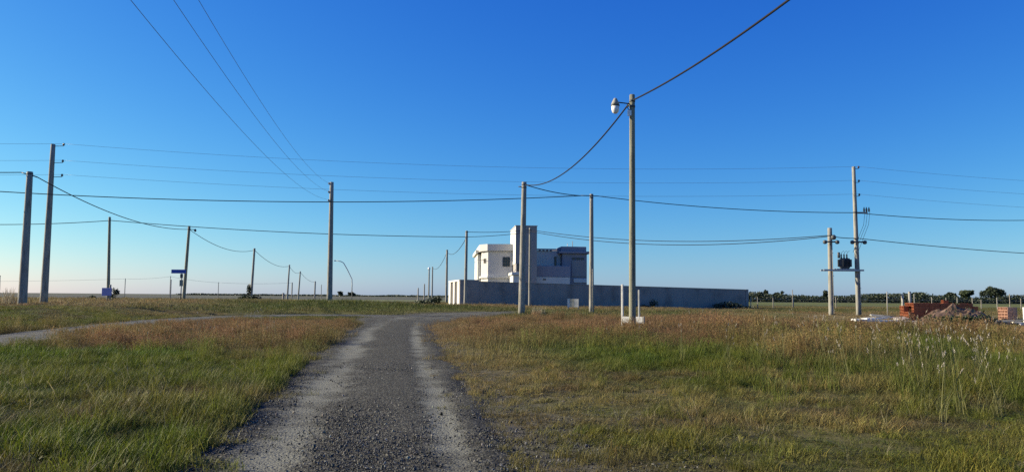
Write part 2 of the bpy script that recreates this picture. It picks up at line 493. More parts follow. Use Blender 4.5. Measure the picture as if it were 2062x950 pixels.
# ------------------------------------------------------------------ gravel roads
def road_mat(name, dark, pale):
    m, nt, b = new_mat(name)
    at = N(nt, 'ShaderNodeAttribute', attribute_name='track')
    geo = N(nt, 'ShaderNodeNewGeometry')
    def noise(scale, det=6.0, rough=0.65):
        n = N(nt, 'ShaderNodeTexNoise', Scale=scale, Detail=det, Roughness=rough)
        nt.links.new(geo.outputs['Position'], n.inputs['Vector'])
        return n.outputs['Fac']
    patch = noise(1.7, 7.0, 0.7)
    ad = N(nt, 'ShaderNodeMath', operation='MULTIPLY_ADD')
    nt.links.new(patch, ad.inputs[0]); ad.inputs[1].default_value = 1.7
    sub = N(nt, 'ShaderNodeMath', operation='SUBTRACT')
    nt.links.new(at.outputs['Fac'], sub.inputs[0]); sub.inputs[1].default_value = 0.85
    nt.links.new(sub.outputs[0], ad.inputs[2])
    f = ramp(nt, ad.outputs[0], [(0.25, (0, 0, 0)), (0.75, (1, 1, 1))])
    vo = N(nt, 'ShaderNodeTexVoronoi', Scale=42.0)
    nt.links.new(geo.outputs['Position'], vo.inputs['Vector'])
    hue = N(nt, 'ShaderNodeSeparateColor')
    nt.links.new(vo.outputs['Color'], hue.inputs[0])
    stones = ramp(nt, hue.outputs[0], [(0.0, tuple(x * 0.45 for x in dark)), (0.6, dark), (0.9, tuple(x * 1.8 for x in dark)), (1.0, tuple(x * 3.0 for x in dark))])
    fine = ramp(nt, noise(55.0, 4.0), [(0.3, tuple(x * 0.72 for x in pale)), (0.7, tuple(x * 1.2 for x in pale))])
    c = mix(nt, f, stones, fine)
    nt.links.new(c, b.inputs['Base Color'])
    b.inputs['Roughness'].default_value = 0.95
    b.inputs['Specular IOR Level'].default_value = 0.15
    h1 = N(nt, 'ShaderNodeMath', operation='MULTIPLY_ADD')
    nt.links.new(vo.outputs['Distance'], h1.inputs[0]); h1.inputs[1].default_value = -1.0
    nt.links.new(noise(45.0), h1.inputs[2])
    bp = N(nt, 'ShaderNodeBump', Strength=0.5, Distance=0.02)
    nt.links.new(h1.outputs[0], bp.inputs['Height'])
    nt.links.new(bp.outputs[0], b.inputs['Normal'])
    return m
M['road'] = road_mat('gravel_road', (0.052, 0.050, 0.039), (0.165, 0.165, 0.132))
M['road_b'] = road_mat('pale_gravel_road', (0.075, 0.075, 0.065), (0.125, 0.125, 0.106))

def road(name, line, hw, mat, label):
    n = 29
    d = np.gradient(line, axis=0); d /= np.linalg.norm(d, axis=1)[:, None]
    nr = np.stack([d[:, 1], -d[:, 0]], 1)                       # to the right of travel
    s = np.linspace(-1, 1, n)
    k = np.arange(len(line))
    hw = hw_a(line[:, 1]) if hw is None else hw
    wl = hw * (0.95 + 0.30 * (fbm(k * 0.25, k * 0 + 3, 1.6, 2) - 0.45)); wr = hw * (1.02 + 0.55 * (fbm(k * 0.25, k * 0 + 40, 1.3, 4) - 0.45))
    off = np.where(s[None, :] < 0, s[None, :] * wl[:, None], s[None, :] * wr[:, None])
    X = line[:, 0:1] + nr[:, 0:1] * off; Y = line[:, 1:2] + nr[:, 1:2] * off
    base = terrain0(X, Y)
    tr = np.exp(-((off + 0.74) / 0.42) ** 2) + np.exp(-((off - 0.86) / 0.22) ** 2)     # wheel tracks
    tr = tr * (0.25 + 1.1 * fbm(X + 0.14 * Y, Y * 0.22, 0.45, 33)) * (1 - 0.75 * S(30, 40, Y)) * (0.55 + 0.6 * fbm(X, Y, 1.4, 35))
    tr = tr + 0.30 * S(34, 42, Y)
    edge = S(1.0, 0.8, np.abs(s))[None, :]
    Z = base + edge * (0.035 - 0.030 * tr + 0.014 * (fbm(X, Y, 0.5, 7) - 0.5) + 0.02 * (vnoise(X, Y, 1.5, 2) - 0.5)) + (1 - edge) * (-0.012)
    Z = np.maximum(Z, base + 0.004 * edge - 0.012 * (1 - edge))
    ii = np.arange(len(line) * n).reshape(len(line), n)
    q = np.stack([ii[:-1, :-1], ii[:-1, 1:], ii[1:, 1:], ii[1:, :-1]], -1).reshape(-1)
    me = np_mesh(name, np.stack([X.ravel(), Y.ravel(), Z.ravel()], 1), q, 4, mat, True)
    a = me.attributes.new('track', 'FLOAT', 'POINT')
    a.data.foreach_set('value', np.clip(tr, 0, 1).astype(np.float32).ravel())
    o = bpy.data.objects.new(name, me); col.objects.link(o)
    tag(o, label, kind='structure')
    return o
road('road', catmull(ROAD_A[::2], 0.25), None, M['road'], 'grey gravel road with two pale wheel tracks leading away')
road('road', catmull(ROAD_B[::2], 0.25), HW_B, M['road_b'], 'pale gravel road across the grass strip')

# ------------------------------------------------------------------ scatter of grass and gravel (uncountable stuff)
def blades(n, hmin, hmax, spread, width, lean, seed, seg=3, curl=1.0):
    r = np.random.default_rng(seed)
    V, F = [], []
    for i in range(n):
        a = r.random() * 2 * math.pi; rad = spread * math.sqrt(r.random())
        px, py = rad * math.cos(a), rad * math.sin(a)
        h = r.uniform(hmin, hmax); w = width * r.uniform(0.7, 1.3)
        da = r.random() * 2 * math.pi; ln = lean * r.uniform(0.3, 1.0) * h
        fa = da + math.pi / 2 + r.uniform(-0.6, 0.6)
        wx, wy = math.cos(fa) * w / 2, math.sin(fa) * w / 2
        o = len(V)
        for s in range(seg):
            t = s / seg
            k = ln * (t ** (1 + curl))
            cx, cy, cz = px + math.cos(da) * k, py + math.sin(da) * k, h * t * (1 - 0.25 * lean * t)
            ww = 1 - 0.55 * t
            V += [(cx - wx * ww, cy - wy * ww, cz - (0.03 if s == 0 else 0)), (cx + wx * ww, cy + wy * ww, cz - (0.03 if s == 0 else 0))]
        V.append((px + math.cos(da) * ln, py + math.sin(da) * ln, h * (1 - 0.25 * lean)))
        for s in range(seg - 1):
            F.append((o + 2 * s, o + 2 * s + 1, o + 2 * s + 3, o + 2 * s + 2))
        F.append((o + 2 * seg - 2, o + 2 * seg - 1, o + 2 * seg))
    return V, F

def clump(name, parts, mats):
    """mesh from several (V, F, material index)"""
    V, F, I = [], [], []
    for v, f, k in parts:
        o = len(V); V += v; F += [tuple(i + o for i in q) for q in f]; I += [k] * len(f)
    me = bpy.data.meshes.new(name)
    me.from_pydata(V, [], F)
    for m_ in mats: me.materials.append(m_)
    me.polygons.foreach_set('material_index', I)
    me.update()
    return bpy.data.objects.new(name, me)

def seed_stems(n, hmin, hmax, spread, seed, panicle=0.13, bits=14, w=0.003, bw=0.007):
    r = np.random.default_rng(seed)
    V, F = [], []
    for i in range(n):
        a = r.random() * 2 * math.pi; rad = spread * math.sqrt(r.random())
        p = np.array([rad * math.cos(a), rad * math.sin(a), -0.02])
        h = r.uniform(hmin, hmax); da = r.random() * 6.283; ln = h * r.uniform(0.05, 0.35)
        tip = p + np.array([math.cos(da) * ln, math.sin(da) * ln, h])
        fa = r.random() * 6.283; wv = np.array([math.cos(fa), math.sin(fa), 0]) * w
        o = len(V); V += [tuple(p - wv), tuple(p + wv), tuple(tip + wv * 0.4), tuple(tip - wv * 0.4)]; F.append((o, o + 1, o + 2, o + 3))
        for k in range(bits):
            t = r.random()
            c = tip + (p - tip) * (panicle * t / h) + r.normal(0, 1, 3) * np.array([0.022, 0.022, 0.006]) * (0.3 + t)
            d = r.normal(0, 1, 3); d[2] = abs(d[2]) + 1; d = d / np.linalg.norm(d) * bw * 2.6
            q = np.cross(d, r.normal(0, 1, 3)); q = q / np.linalg.norm(q) * bw
            o = len(V); V += [tuple(c), tuple(c + d * 0.5 + q * 0.5), tuple(c + d), tuple(c + d * 0.5 - q * 0.5)]; F.append((o, o + 1, o + 2, o + 3))
    return V, F

def plume_stem(n, hmin, hmax, seed, spread=0.07):
    r = np.random.default_rng(seed)
    SV, SF, PV, PF = [], [], [], []
    for i in range(n):
        a = r.random() * 6.283; p = np.array([math.cos(a) * spread * r.random(), math.sin(a) * spread * r.random(), -0.02])
        h = r.uniform(hmin, hmax); da = r.random() * 6.283; ln = h * r.uniform(0.05, 0.4)
        pts = [p + np.array([math.cos(da) * ln * t ** 1.6, math.sin(da) * ln * t ** 1.6, h * t]) for t in (0, .35, .7, 1.0)]
        fa = r.random() * 6.283; wv = np.array([math.cos(fa), math.sin(fa), 0]) * 0.0035
        for q in range(3):
            o = len(SV); SV += [tuple(pts[q] - wv), tuple(pts[q] + wv), tuple(pts[q + 1] + wv * 0.8), tuple(pts[q + 1] - wv * 0.8)]; SF.append((o, o + 1, o + 2, o + 3))
        ax = pts[3] - pts[2]; ax /= np.linalg.norm(ax)
        L = r.uniform(0.05, 0.10)
        for k in range(26):
            t = r.random(); rad = 0.011 * math.sin(math.pi * (0.12 + 0.85 * t))
            d = r.normal(0, 1, 3); d -= ax * (d @ ax); d /= np.linalg.norm(d)
            c = pts[3] + ax * L * (t - 0.2) + d * rad * 0.4
            e = d * rad * 1.2 + ax * 0.016; q = np.cross(e, ax); q = q / (np.linalg.norm(q) + 1e-9) * 0.004
            o = len(PV); PV += [tuple(c - q), tuple(c + q), tuple(c + e)]; PF.append((o, o + 1, o + 2))
    return (SV, SF, 0), (PV, PF, 1)

def leafy(n, size, spread, height, seed):
    """low broad-leaved weed"""
    r = np.random.default_rng(seed); V, F = [], []
    for i in range(n):
        a = r.random() * 6.283; rad = spread * r.random() ** 0.6
        c = np.array([math.cos(a) * rad, math.sin(a) * rad, height * r.random()])
        d = np.array([math.cos(a), math.sin(a), r.uniform(-0.1, 0.8)]) * size * r.uniform(0.6, 1.2)
        q = np.array([-math.sin(a), math.cos(a), r.uniform(-.3, .3)]) * size * 0.3
        o = len(V); V += [tuple(c), tuple(c + d * 0.5 + q), tuple(c + d), tuple(c + d * 0.5 - q)]; F.append((o, o + 1, o + 2, o + 3))
    return V, F

def scatter(name, label, protos, pts, rot, scl, which, colour, tilt=None):
    """points -> instances of the prototype meshes (one stuff object)"""
    n = len(pts)
    me = bpy.data.meshes.new(name)
    me.vertices.add(n)
    me.vertices.foreach_set('co', np.asarray(pts, np.float32).ravel())
    def put(nm, typ, key, arr):
        a = me.attributes.new(nm, typ, 'POINT'); a.data.foreach_set(key, np.asarray(arr, np.float32 if typ != 'INT' else np.int32).ravel())
    put('rot', 'FLOAT_VECTOR', 'vector', rot); put('scl', 'FLOAT_VECTOR', 'vector', scl); put('which', 'INT', 'value', which)
    put('gcol', 'FLOAT_COLOR', 'color', np.concatenate([colour, np.ones((n, 1))], 1))
    o = bpy.data.objects.new(name, me); col.objects.link(o)
    pc = bpy.data.collections.new(name + '_kinds')
    for i, p in enumerate(protos):
        p.name = '%s_kind_%02d' % (name, i)
        pc.objects.link(p)
    ng = bpy.data.node_groups.new(name + '_scatter', 'GeometryNodeTree')
    ng.interface.new_socket('Geometry', in_out='INPUT', socket_type='NodeSocketGeometry')
    ng.interface.new_socket('Geometry', in_out='OUTPUT', socket_type='NodeSocketGeometry')
    gi = ng.nodes.new('NodeGroupInput'); go = ng.nodes.new('NodeGroupOutput')
    ci = ng.nodes.new('GeometryNodeCollectionInfo'); ci.inputs['Collection'].default_value = pc
    ci.inputs['Separate Children'].default_value = True; ci.inputs['Reset Children'].default_value = True
    ip = ng.nodes.new('GeometryNodeInstanceOnPoints'); ip.inputs['Pick Instance'].default_value = True
    def named(nm, t):
        q = ng.nodes.new('GeometryNodeInputNamedAttribute'); q.data_type = t; q.inputs['Name'].default_value = nm; return q.outputs[0]
    mp = ng.nodes.new('GeometryNodeMeshToPoints')
    ng.links.new(gi.outputs[0], mp.inputs[0])
    ng.links.new(mp.outputs[0], ip.inputs['Points'])
    ng.links.new(ci.outputs[0], ip.inputs['Instance'])
    ng.links.new(named('which', 'INT'), ip.inputs['Instance Index'])
    er = ng.nodes.new('FunctionNodeEulerToRotation'); ng.links.new(named('rot', 'FLOAT_VECTOR'), er.inputs[0])
    ng.links.new(er.outputs[0], ip.inputs['Rotation'])
    ng.links.new(named('scl', 'FLOAT_VECTOR'), ip.inputs['Scale'])
    ng.links.new(ip.outputs[0], go.inputs[0])
    md = o.modifiers.new('scatter', 'NODES'); md.node_group = ng
    tag(o, label, kind='stuff')
    return o

def sample(y0, y1, dens, seed, side=3.0, ylo=None):
    """random points in the wedge of ground in front of the camera (with room to step aside)"""
    r = np.random.default_rng(seed)
    wmax = 0.70 * y1 + side
    n = int(2 * wmax * (y1 - y0) * dens)
    x = r.uniform(-wmax, wmax, n); y = r.uniform(y0, y1, n)
    k = np.abs(x) < 0.70 * y + side
    return x[k], y[k]

OBST = []          # (x, y, rx, ry) footprints kept clear of grass
def scatter_grass(name, label, y0, y1, dens, protos, pick, hscale, seed):
    x, y = sample(y0, y1, dens, seed)
    dA = road_dist(x, y, ROAD_A) - hw_a(y); dB = road_dist(x, y, ROAD_B) - HW_B
    r = np.random.default_rng(seed + 1)
    rightA = x > np.interp(y, ROAD_A[:, 1], ROAD_A[:, 0])
    ragged = 0.5 * (fbm(x, y, 0.9, 17) - 0.45)
    creep = S(0.56, 0.66, fbm(x, y, 0.55, 19)) * (y < 34)              # tufts creeping on to the gravel edges
    ok = (dA > -0.12 + ragged - 0.55 * creep) & (dB > 0.0 + ragged)
    # thin, worn verge on the right of the road
    wear = np.where(rightA & (y < 44), S(2.6, 0.0, dA + 3.0 * (fbm(x, y, 1.3, 23) - 0.45)), 0) * 0.75
    wear = np.maximum(wear, np.where(~rightA, S(0.25, -0.1, dA + ragged) * 0.7, 0))
    bare = S(0.62, 0.74, fbm(x, y, 1.1, 29)) * 0.55 * (y < 14) * rightA
    ok &= r.random(len(x)) > np.maximum(wear * 0.7, bare)
    for (ox, oy, orad) in OBST:
        ok &= np.hypot(x - ox, y - oy) > orad
    # house plot behind the wall stays out
    ok &= ~((y > 77 + 0.23 * (x + 5.3)) & (y < 110) & (x > -8) & (x < 28))
    x, y, wear = x[ok], y[ok], wear[ok]
    z = terrain(x, y)
    red, dead, tan, olive = zone(x, y)
    which, mult, keep = pick(x, y, red, dead, tan, wear, r)
    c = sward_colour(x, y)
    tus = vnoise(x, y, 0.42, 71)[:, None]
    c = c * (1 + (tus - 0.5) * np.array([0.75, 0.5, 0.6]))
    c = c * r.uniform(0.70, 1.30, (len(x), 1)) * (1 + r.normal(0, 0.06, (len(x), 3)))
    wv = (wear * 0.6)[:, None]
    c = np.clip(c * (1 - wv) + C_TAN * 0.75 * wv, 0.01, 1)
    h = hscale(x, y, red, dead, tan, wear, r) * mult
    wdt = np.clip(0.75 + 0.25 * h, 0.5, 1.5)
    scl = np.stack([wdt, wdt, h], 1)
    rot = np.stack([r.normal(0, 0.10, len(x)), r.normal(0, 0.10, len(x)) + 0.04, r.uniform(0, 6.283, len(x))], 1)
    k = keep
    return scatter(name, label, protos, np.stack([x, y, z], 1)[k], rot[k], scl[k], which[k], c[k])

G = [M['grass']]
near_protos = [clump('c', [(*blades(24, 0.07, 0.23, 0.10, 0.0052, 0.8, 100 + i), 0)], G) for i in range(4)] \
    + [clump('c', [(*blades(26, 0.03, 0.10, 0.11, 0.005, 1.0, 200 + i), 0)], G) for i in range(3)] \
    + [clump('c', [(*seed_stems(7, 0.26, 0.46, 0.10, 300 + i), 0), (*blades(9, 0.10, 0.26, 0.09, 0.004, 0.6, 310 + i), 0)], G) for i in range(3)] \
    + [clump('c', [(*leafy(26, 0.05, 0.10, 0.05, 400 + i), 0)], G) for i in range(2)]
mid_protos = [clump('c', [(*blades(46, 0.12, 0.32, 0.30, 0.010, 0.7, 500 + i), 0)], G) for i in range(3)] \
    + [clump('c', [(*blades(44, 0.05, 0.13, 0.30, 0.010, 1.0, 600 + i), 0)], G) for i in range(3)] \
    + [clump('c', [(*seed_stems(24, 0.28, 0.50, 0.32, 700 + i, 0.15, 12, 0.004, 0.011), 0), (*blades(16, 0.10, 0.26, 0.28, 0.008, 0.6, 710 + i), 0)], G) for i in range(4)]
far_protos = [clump('c', [(*blades(60, 0.10, 0.28, 0.75, 0.022, 0.8, 800 + i), 0)], G) for i in range(4)]

def pick_near(x, y, red, dead, tan, wear, r):
    n = len(x); u = r.random(n)
    w = r.integers(0, 4, n)
    short = (u < 0.25 + 0.5 * wear + 0.45 * dead + 0.15 * tan)
    w = np.where(short, 4 + r.integers(0, 3, n), w)
    w = np.where(r.random(n) < red * 0.75, 7 + r.integers(0, 3, n), w)
    w = np.where(r.random(n) < 0.05, 10 + r.integers(0, 2, n), w)
    return w, np.ones(n), np.ones(n, bool)
def h_near(x, y, red, dead, tan, wear, r):
    left = x < (-0.7 - 0.13 * y)
    h = 0.58 + 0.75 * fbm(x, y, 2.2, 41)
    h = h * np.where(left, 1.05 - 0.42 * S(12, 20, y) - 0.22 * S(24, 32, y), 0.80) * (1 - 0.25 * S(26, 34, y)) * (1 - 0.35 * S(38, 43, y))
    h = h * (1 - 0.45 * wear) * (1 - 0.3 * dead)
    h = h * np.where((x < -17) & (y > 18), 1.7, 1.0) * (1 - 0.3 * S(9, 16, x) * S(20, 28, y))
    h = h * (1 + 0.35 * S(2.0, 5.0, x - 0.1 * y) * S(8.5, 12, y))
    h = h * (0.42 + 1.05 * S(0.2, 0.85, 0.55 * vnoise(x, y, 0.42, 71) + 0.45 * vnoise(x, y, 1.0, 73)))
    edge = S(1.0, 0.1, road_dist(x, y, ROAD_A) - hw_a(y)) * left
    return h * (1 + 0.45 * edge) * r.uniform(0.7, 1.3, len(x))
def pick_mid(x, y, red, dead, tan, wear, r):
    n = len(x); u = r.random(n)
    w = r.integers(0, 3, n)
    w = np.where(u < 0.3 + 0.5 * wear + 0.2 * tan, 3 + r.integers(0, 3, n), w)
    w = np.where(r.random(n) < red * 0.85 * (1 - wear), 6 + r.integers(0, 4, n), w)
    return w, np.ones(n), np.ones(n, bool)
def pick_far(x, y, red, dead, tan, wear, r):
    n = len(x)
    return r.integers(0, 4, n), np.ones(n), np.ones(n, bool)
def h_far(x, y, red, dead, tan, wear, r):
    mown = S(8, 16, x) * S(46, 52, y) * 0.5
    verge = np.exp(-(((x + 14) / 6.5) ** 2 + ((y - 64) / 5.0) ** 2)) * 1.2
    return (0.35 + 0.9 * vnoise(x, y, 2.2, 43) ** 1.5 + verge * (0.6 + 0.8 * vnoise(x, y, 1.5, 47))) * (1 - mown) * r.uniform(0.7, 1.3, n_ := len(x))

# footprints of heaps and posts: see the objects below
OBST += [(26.2, 47.2, 2.6), (23.6, 49.0, 1.8), (28.6, 47.4, 2.0)]
scatter_grass('grass', 'short green and brown meadow grass beside the gravel road', 3.6, 17.5, 135, near_protos, pick_near, h_near, 1000)
scatter_grass('grass', 'reddish seed grass and green tufts covering the middle of the field', 16.5, 47.5, 17, mid_protos, pick_mid, h_near, 2000)
scatter_grass('grass', 'low green and straw coloured grass of the far verges', 46, 128, 2.6, far_protos, pick_far, h_far, 3000)

# pale seed plumes on tall stems
pl = []
for i in range(5):
    a, b_ = plume_stem(3, 0.45, 0.85, 900 + i)
    pl.append(clump('c', [a, b_, (*blades(14, 0.2, 0.5, 0.08, 0.006, 0.6, 950 + i), 0)], [M['grass'], M['plume']]))
r = np.random.default_rng(77)
x = np.concatenate([r.normal(8.2, 2.6, 150), r.uniform(2.5, 15, 34), r.normal(-7.2, 1.5, 16), r.uniform(-16, 20, 16)])
y = np.concatenate([r.uniform(8.6, 16.0, 150), r.uniform(15, 24, 34), r.uniform(19, 25, 16), r.uniform(14, 30, 16)])
ok = (np.minimum(road_dist(x, y, ROAD_A) - hw_a(y), road_dist(x, y, ROAD_B) - HW_B) > 0.8) & ~((x > -6) & (x < 3.2) & (y < 22)) & (x > -18)
ok &= ~((x > 2.0) & (x < 4.6) & (y < 14))
x, y = x[ok], y[ok]; n = len(x)
c = np.tile(np.array([0.15, 0.15, 0.06]), (n, 1)) * r.uniform(0.7, 1.3, (n, 1))
sc = r.uniform(0.65, 1.25, n)
scatter('grass', 'tall grass stems with pale seed plumes standing above the meadow', pl, np.stack([x, y, terrain(x, y)], 1),
        np.stack([r.normal(0, 0.12, n), r.normal(0.10, 0.12, n), r.uniform(0, 6.28, n)], 1), np.stack([sc, sc, sc], 1), r.integers(0, 5, n), c)
# lush tall tufts on the right
x = r.normal(9.0, 3.0, 900); y = r.normal(14.0, 2.6, 900)
k = (x > 3) & (y > 9.5) & (fbm(x, y, 2.5, 51) > 0.42); x, y = x[k], y[k]; n = len(x)
tall = [clump('c', [(*blades(22, 0.25, 0.6, 0.10, 0.007, 0.6, 970 + i), 0)], G) for i in range(3)]
c = np.array([0.092, 0.112, 0.018])[None, :] * r.uniform(0.7, 1.35, (n, 1)); sc = r.uniform(0.7, 1.15, n)
scatter('grass', 'lush green tall grass tufts in the field', tall, np.stack([x, y, terrain(x, y)], 1),
        np.stack([r.normal(0, 0.1, n), r.normal(0.05, 0.1, n), r.uniform(0, 6.28, n)], 1), np.stack([sc, sc, sc], 1), r.integers(0, 3, n), c)

# bigger tussocks breaking up the near sward
x = np.concatenate([r.uniform(-9, -2.3, 420), r.uniform(0.6, 12, 420)]); y = r.uniform(4.6, 16, len(x))
k = (road_dist(x, y, ROAD_A) - hw_a(y) > np.where(x > 0, 1.1, 0.1)) & (fbm(x, y, 1.7, 57) > 0.44); x, y = x[k], y[k]; n = len(x)
tuss = [clump('c', [(*blades(70, 0.12, 0.36, 0.15, 0.0055, 0.95, 1300 + i, 3, 1.3), 0)], G) for i in range(4)]
u_ = fbm(x, y, 2.0, 59)[:, None]
c = (np.array([0.078, 0.120, 0.012]) * (1 - u_) + np.array([0.165, 0.150, 0.030]) * u_) * r.uniform(0.75, 1.3, (n, 1)); sc = r.uniform(0.5, 1.05, n) * np.where(x > 0, 0.8, 1.0)
scatter('grass', 'dense arching grass tussocks standing out of the near sward', tuss, np.stack([x, y, terrain(x, y)], 1),
        np.stack([r.normal(0, 0.12, n), r.normal(0.05, 0.12, n), r.uniform(0, 6.28, n)], 1), np.stack([sc, sc, sc], 1), r.integers(0, 4, n), c)

# stray dry stems leaning over the meadow
x = np.concatenate([r.uniform(-7, -2.5, 260), r.uniform(1.0, 9, 260)]); y = r.uniform(5.0, 14, len(x))
k = (road_dist(x, y, ROAD_A) - hw_a(y) > 0.35); x, y = x[k], y[k]; n = len(x)
stray = [clump('c', [(*blades(4, 0.18, 0.42, 0.12, 0.006, 1.1, 990 + i), 0)], G) for i in range(4)]
c = np.array([0.26, 0.23, 0.13])[None, :] * r.uniform(0.6, 1.3, (n, 1)); sc = r.uniform(0.6, 1.2, n) * np.where(x > 0, 0.62, 0.9)
scatter('grass', 'stray pale dry stems leaning over the near grass', stray, np.stack([x, y, terrain(x, y)], 1),
        np.stack([r.normal(0, 0.25, n), r.normal(0.1, 0.25, n), r.uniform(0, 6.28, n)], 1), np.stack([sc, sc, sc], 1), r.integers(0, 4, n), c)

# loose gravel on the road
def stone_proto(seed):
    r = np.random.default_rng(seed)
    t = (1 + 5 ** 0.5) / 2
    v = np.array([(-1, t, 0), (1, t, 0), (-1, -t, 0), (1, -t, 0), (0, -1, t), (0, 1, t), (0, -1, -t), (0, 1, -t), (t, 0, -1), (t, 0, 1), (-t, 0, -1), (-t, 0, 1)]) / 1.9
    v = v * r.uniform(0.7, 1.25, (12, 1)) * np.array([1.15, 0.9, 0.62])
    f = [(0, 11, 5), (0, 5, 1), (0, 1, 7), (0, 7, 10), (0, 10, 11), (1, 5, 9), (5, 11, 4), (11, 10, 2), (10, 7, 6), (7, 1, 8), (3, 9, 4), (3, 4, 2), (3, 2, 6), (3, 6, 8), (3, 8, 9), (4, 9, 5), (2, 4, 11), (6, 2, 10), (8, 6, 7), (9, 8, 1)]
    return clump('c', [([tuple(p) for p in v], f, 0)], [M['stone']])
parts_xy = []
for y0, y1, dens in ((3.6, 9, 2200), (9, 16, 900), (16, 34, 120)):
    n = int((y1 - y0) * 6.2 * dens)
    yy = r.uniform(y0, y1, n); off = r.uniform(-2.0, 4.2, n)
    parts_xy.append(np.stack([np.interp(yy, ROAD_A[:, 1], ROAD_A[:, 0]) + off, yy, off], 1))
xy = np.concatenate(parts_xy)
tr = np.exp(-((xy[:, 2] + 0.74) / 0.46) ** 2) + np.exp(-((xy[:, 2] - 0.86) / 0.30) ** 2)
p = (1 - 0.93 * np.clip(tr, 0, 1)) * np.where(np.abs(xy[:, 2]) > hw_a(xy[:, 1]), 0.45 * S(4.2, 1.6, xy[:, 2]), 1) * S(0.25, 0.6, fbm(xy[:, 0], xy[:, 1], 0.7, 61))
xy = xy[r.random(len(xy)) < p]; n = len(xy)
z = terrain0(xy[:, 0], xy[:, 1]) + np.where(np.abs(xy[:, 2]) < hw_a(xy[:, 1]) * 0.9, 0.03, 0.0)
out = np.abs(xy[:, 2]) >= hw_a(xy[:, 1]) * 0.9
z[out] = terrain(xy[out, 0], xy[out, 1]) + 0.004
sz = np.clip(r.lognormal(math.log(0.0062), 0.42, n), 0.003, 0.022)
g = np.clip(r.lognormal(math.log(0.058), 0.65, n), 0.012, 0.4)
c = g[:, None] * np.array([1.0, 0.97, 0.80]) * (1 + r.normal(0, 0.04, (n, 3)))
scatter('gravel', 'loose grey stones on the gravel road', [stone_proto(i) for i in range(5)], np.stack([xy[:, 0], xy[:, 1], z], 1),
        r.uniform(0, 6.28, (n, 3)), np.stack([sz, sz, sz], 1), r.integers(0, 5, n), c)

# ------------------------------------------------------------------ far treeline and trees
def leaf_cloud(n, fn, size, seed, flat=0.0):
    """n leaf-clump quads; fn(r, n) gives centres"""
    r = np.random.default_rng(seed)
    c = fn(r, n)
    a = r.normal(0, 1, (n, 3)); a /= np.linalg.norm(a, axis=1)[:, None]
    b_ = np.cross(a, r.normal(0, 1, (n, 3))); b_ /= np.linalg.norm(b_, axis=1)[:, None]
    s = size * r.uniform(0.5, 1.3, (n, 1))
    a = a * s; b_ = b_ * s * 0.6
    V = np.stack([c - a, c + b_, c + a, c - b_], 1).reshape(-1, 3)
    return V, np.arange(4 * n)

def cloud_obj(name, V, F, mat, parent=None):
    o = bpy.data.objects.new(name, np_mesh(name, V, F, 4, mat))
    col.objects.link(o)
    if parent: o.parent = parent
    return o

def crown_pts(lobes):
    L = np.array(lobes, float)
    w = L[:, 3] * L[:, 4]; w = w / w.sum()
    def fn(r, n):
        k = r.choice(len(L), n, p=w)
        d = r.normal(0, 1, (n, 3)); d /= np.linalg.norm(d, axis=1)[:, None]
        rad = r.random((n, 1)) ** 0.45
        return L[k, :3] + d * rad * np.stack([L[k, 3], L[k, 3], L[k, 4]], 1)
    return fn

def tree(name, label, x, y, h, w, mat, seed, group, leaf=0.42, n=1500, trunk=0.35):
    z = tz(x, y)
    t = thing(name, label, 'tree', (x, y, z), 0, group)
    r = np.random.default_rng(seed)
    mb = MB()
    mb.tube([(0, 0, -0.3), (0.1, 0, h * 0.25), (0.0, 0.1, h * 0.55), (0.1, 0.1, h * 0.8)], [h * 0.035, h * 0.028, h * 0.018, h * 0.006], 7)
    lobes = []
    for i in range(11):
        a = r.random() * 6.283; rr = w * 0.5 * r.uniform(0.1, 0.72)
        zz = h * r.uniform(trunk + 0.08, 0.86)
        q = (math.cos(a) * rr, math.sin(a) * rr, zz)
        mb.tube([(0.05, 0.05, zz * 0.6), (q[0] * 0.5, q[1] * 0.5, zz * 0.85), q], [h * 0.013, h * 0.009, h * 0.003], 5)
        k = 0.62 + 0.5 * (1 - abs((zz / h - 0.6) / 0.4))
        lobes.append((*q, w * 0.23 * k * r.uniform(0.7, 1.2), h * 0.15 * r.uniform(0.8, 1.3)))
    mb.build('trunk', M['bark'], t)
    cloud_obj('crown', *leaf_cloud(n, crown_pts(lobes), leaf, seed + 5), mat, t)
    return t

FT = 'trees beyond the far field'
tree('broad_tree', 'largest dark broad crowned tree on the horizon at the picture edge', 188.0, 300, 7.2, 9.6, M['leaf_dark'], 1, FT, n=2600)
tree('round_tree', 'rounded tree next to the largest dark tree, slightly smaller', 177.0, 300, 5.4, 6.2, M['leaf_mid'], 2, FT)
tree('round_tree', 'small flat topped tree above the brick stack', 170.5, 300, 4.6, 5.0, M['leaf_dark'], 3, FT)
tree('round_tree', 'low rounded tree behind the two thick posts by the bricks', 158.5, 300, 4.2, 5.4, M['leaf_dark'], 4, FT)
tree('round_tree', 'low spreading tree between the transformer poles and brick stack', 142.5, 300, 3.6, 7.0, M['leaf_dark'], 5, FT)
tree('narrow_tree', 'leftmost narrow tree of the clump just past the grey wall end', 96.5, 300, 4.2, 2.8, M['leaf_dark'], 6, FT, n=900)
tree('narrow_tree', 'second narrow tree of the clump just past the grey wall end', 99.8, 302, 4.8, 2.4, M['leaf_dark'], 7, FT, n=900)
tree('round_tree', 'round tree ending the clump just past the grey wall end', 104.0, 300, 4.3, 4.2, M['leaf_dark'], 8, FT, n=1100)
tree('narrow_tree', 'pointed conifer shaped tree near the transformer platform', 122.0, 300, 4.6, 1.8, M['leaf_dark'], 9, FT, n=700)
tree('round_tree', 'tiny dark round tree on the horizon beside the bent lamp post', -133.0, 600, 4.4, 5.2, M['leaf_dark'], 12, 'trees on the left horizon', leaf=0.6, n=700)
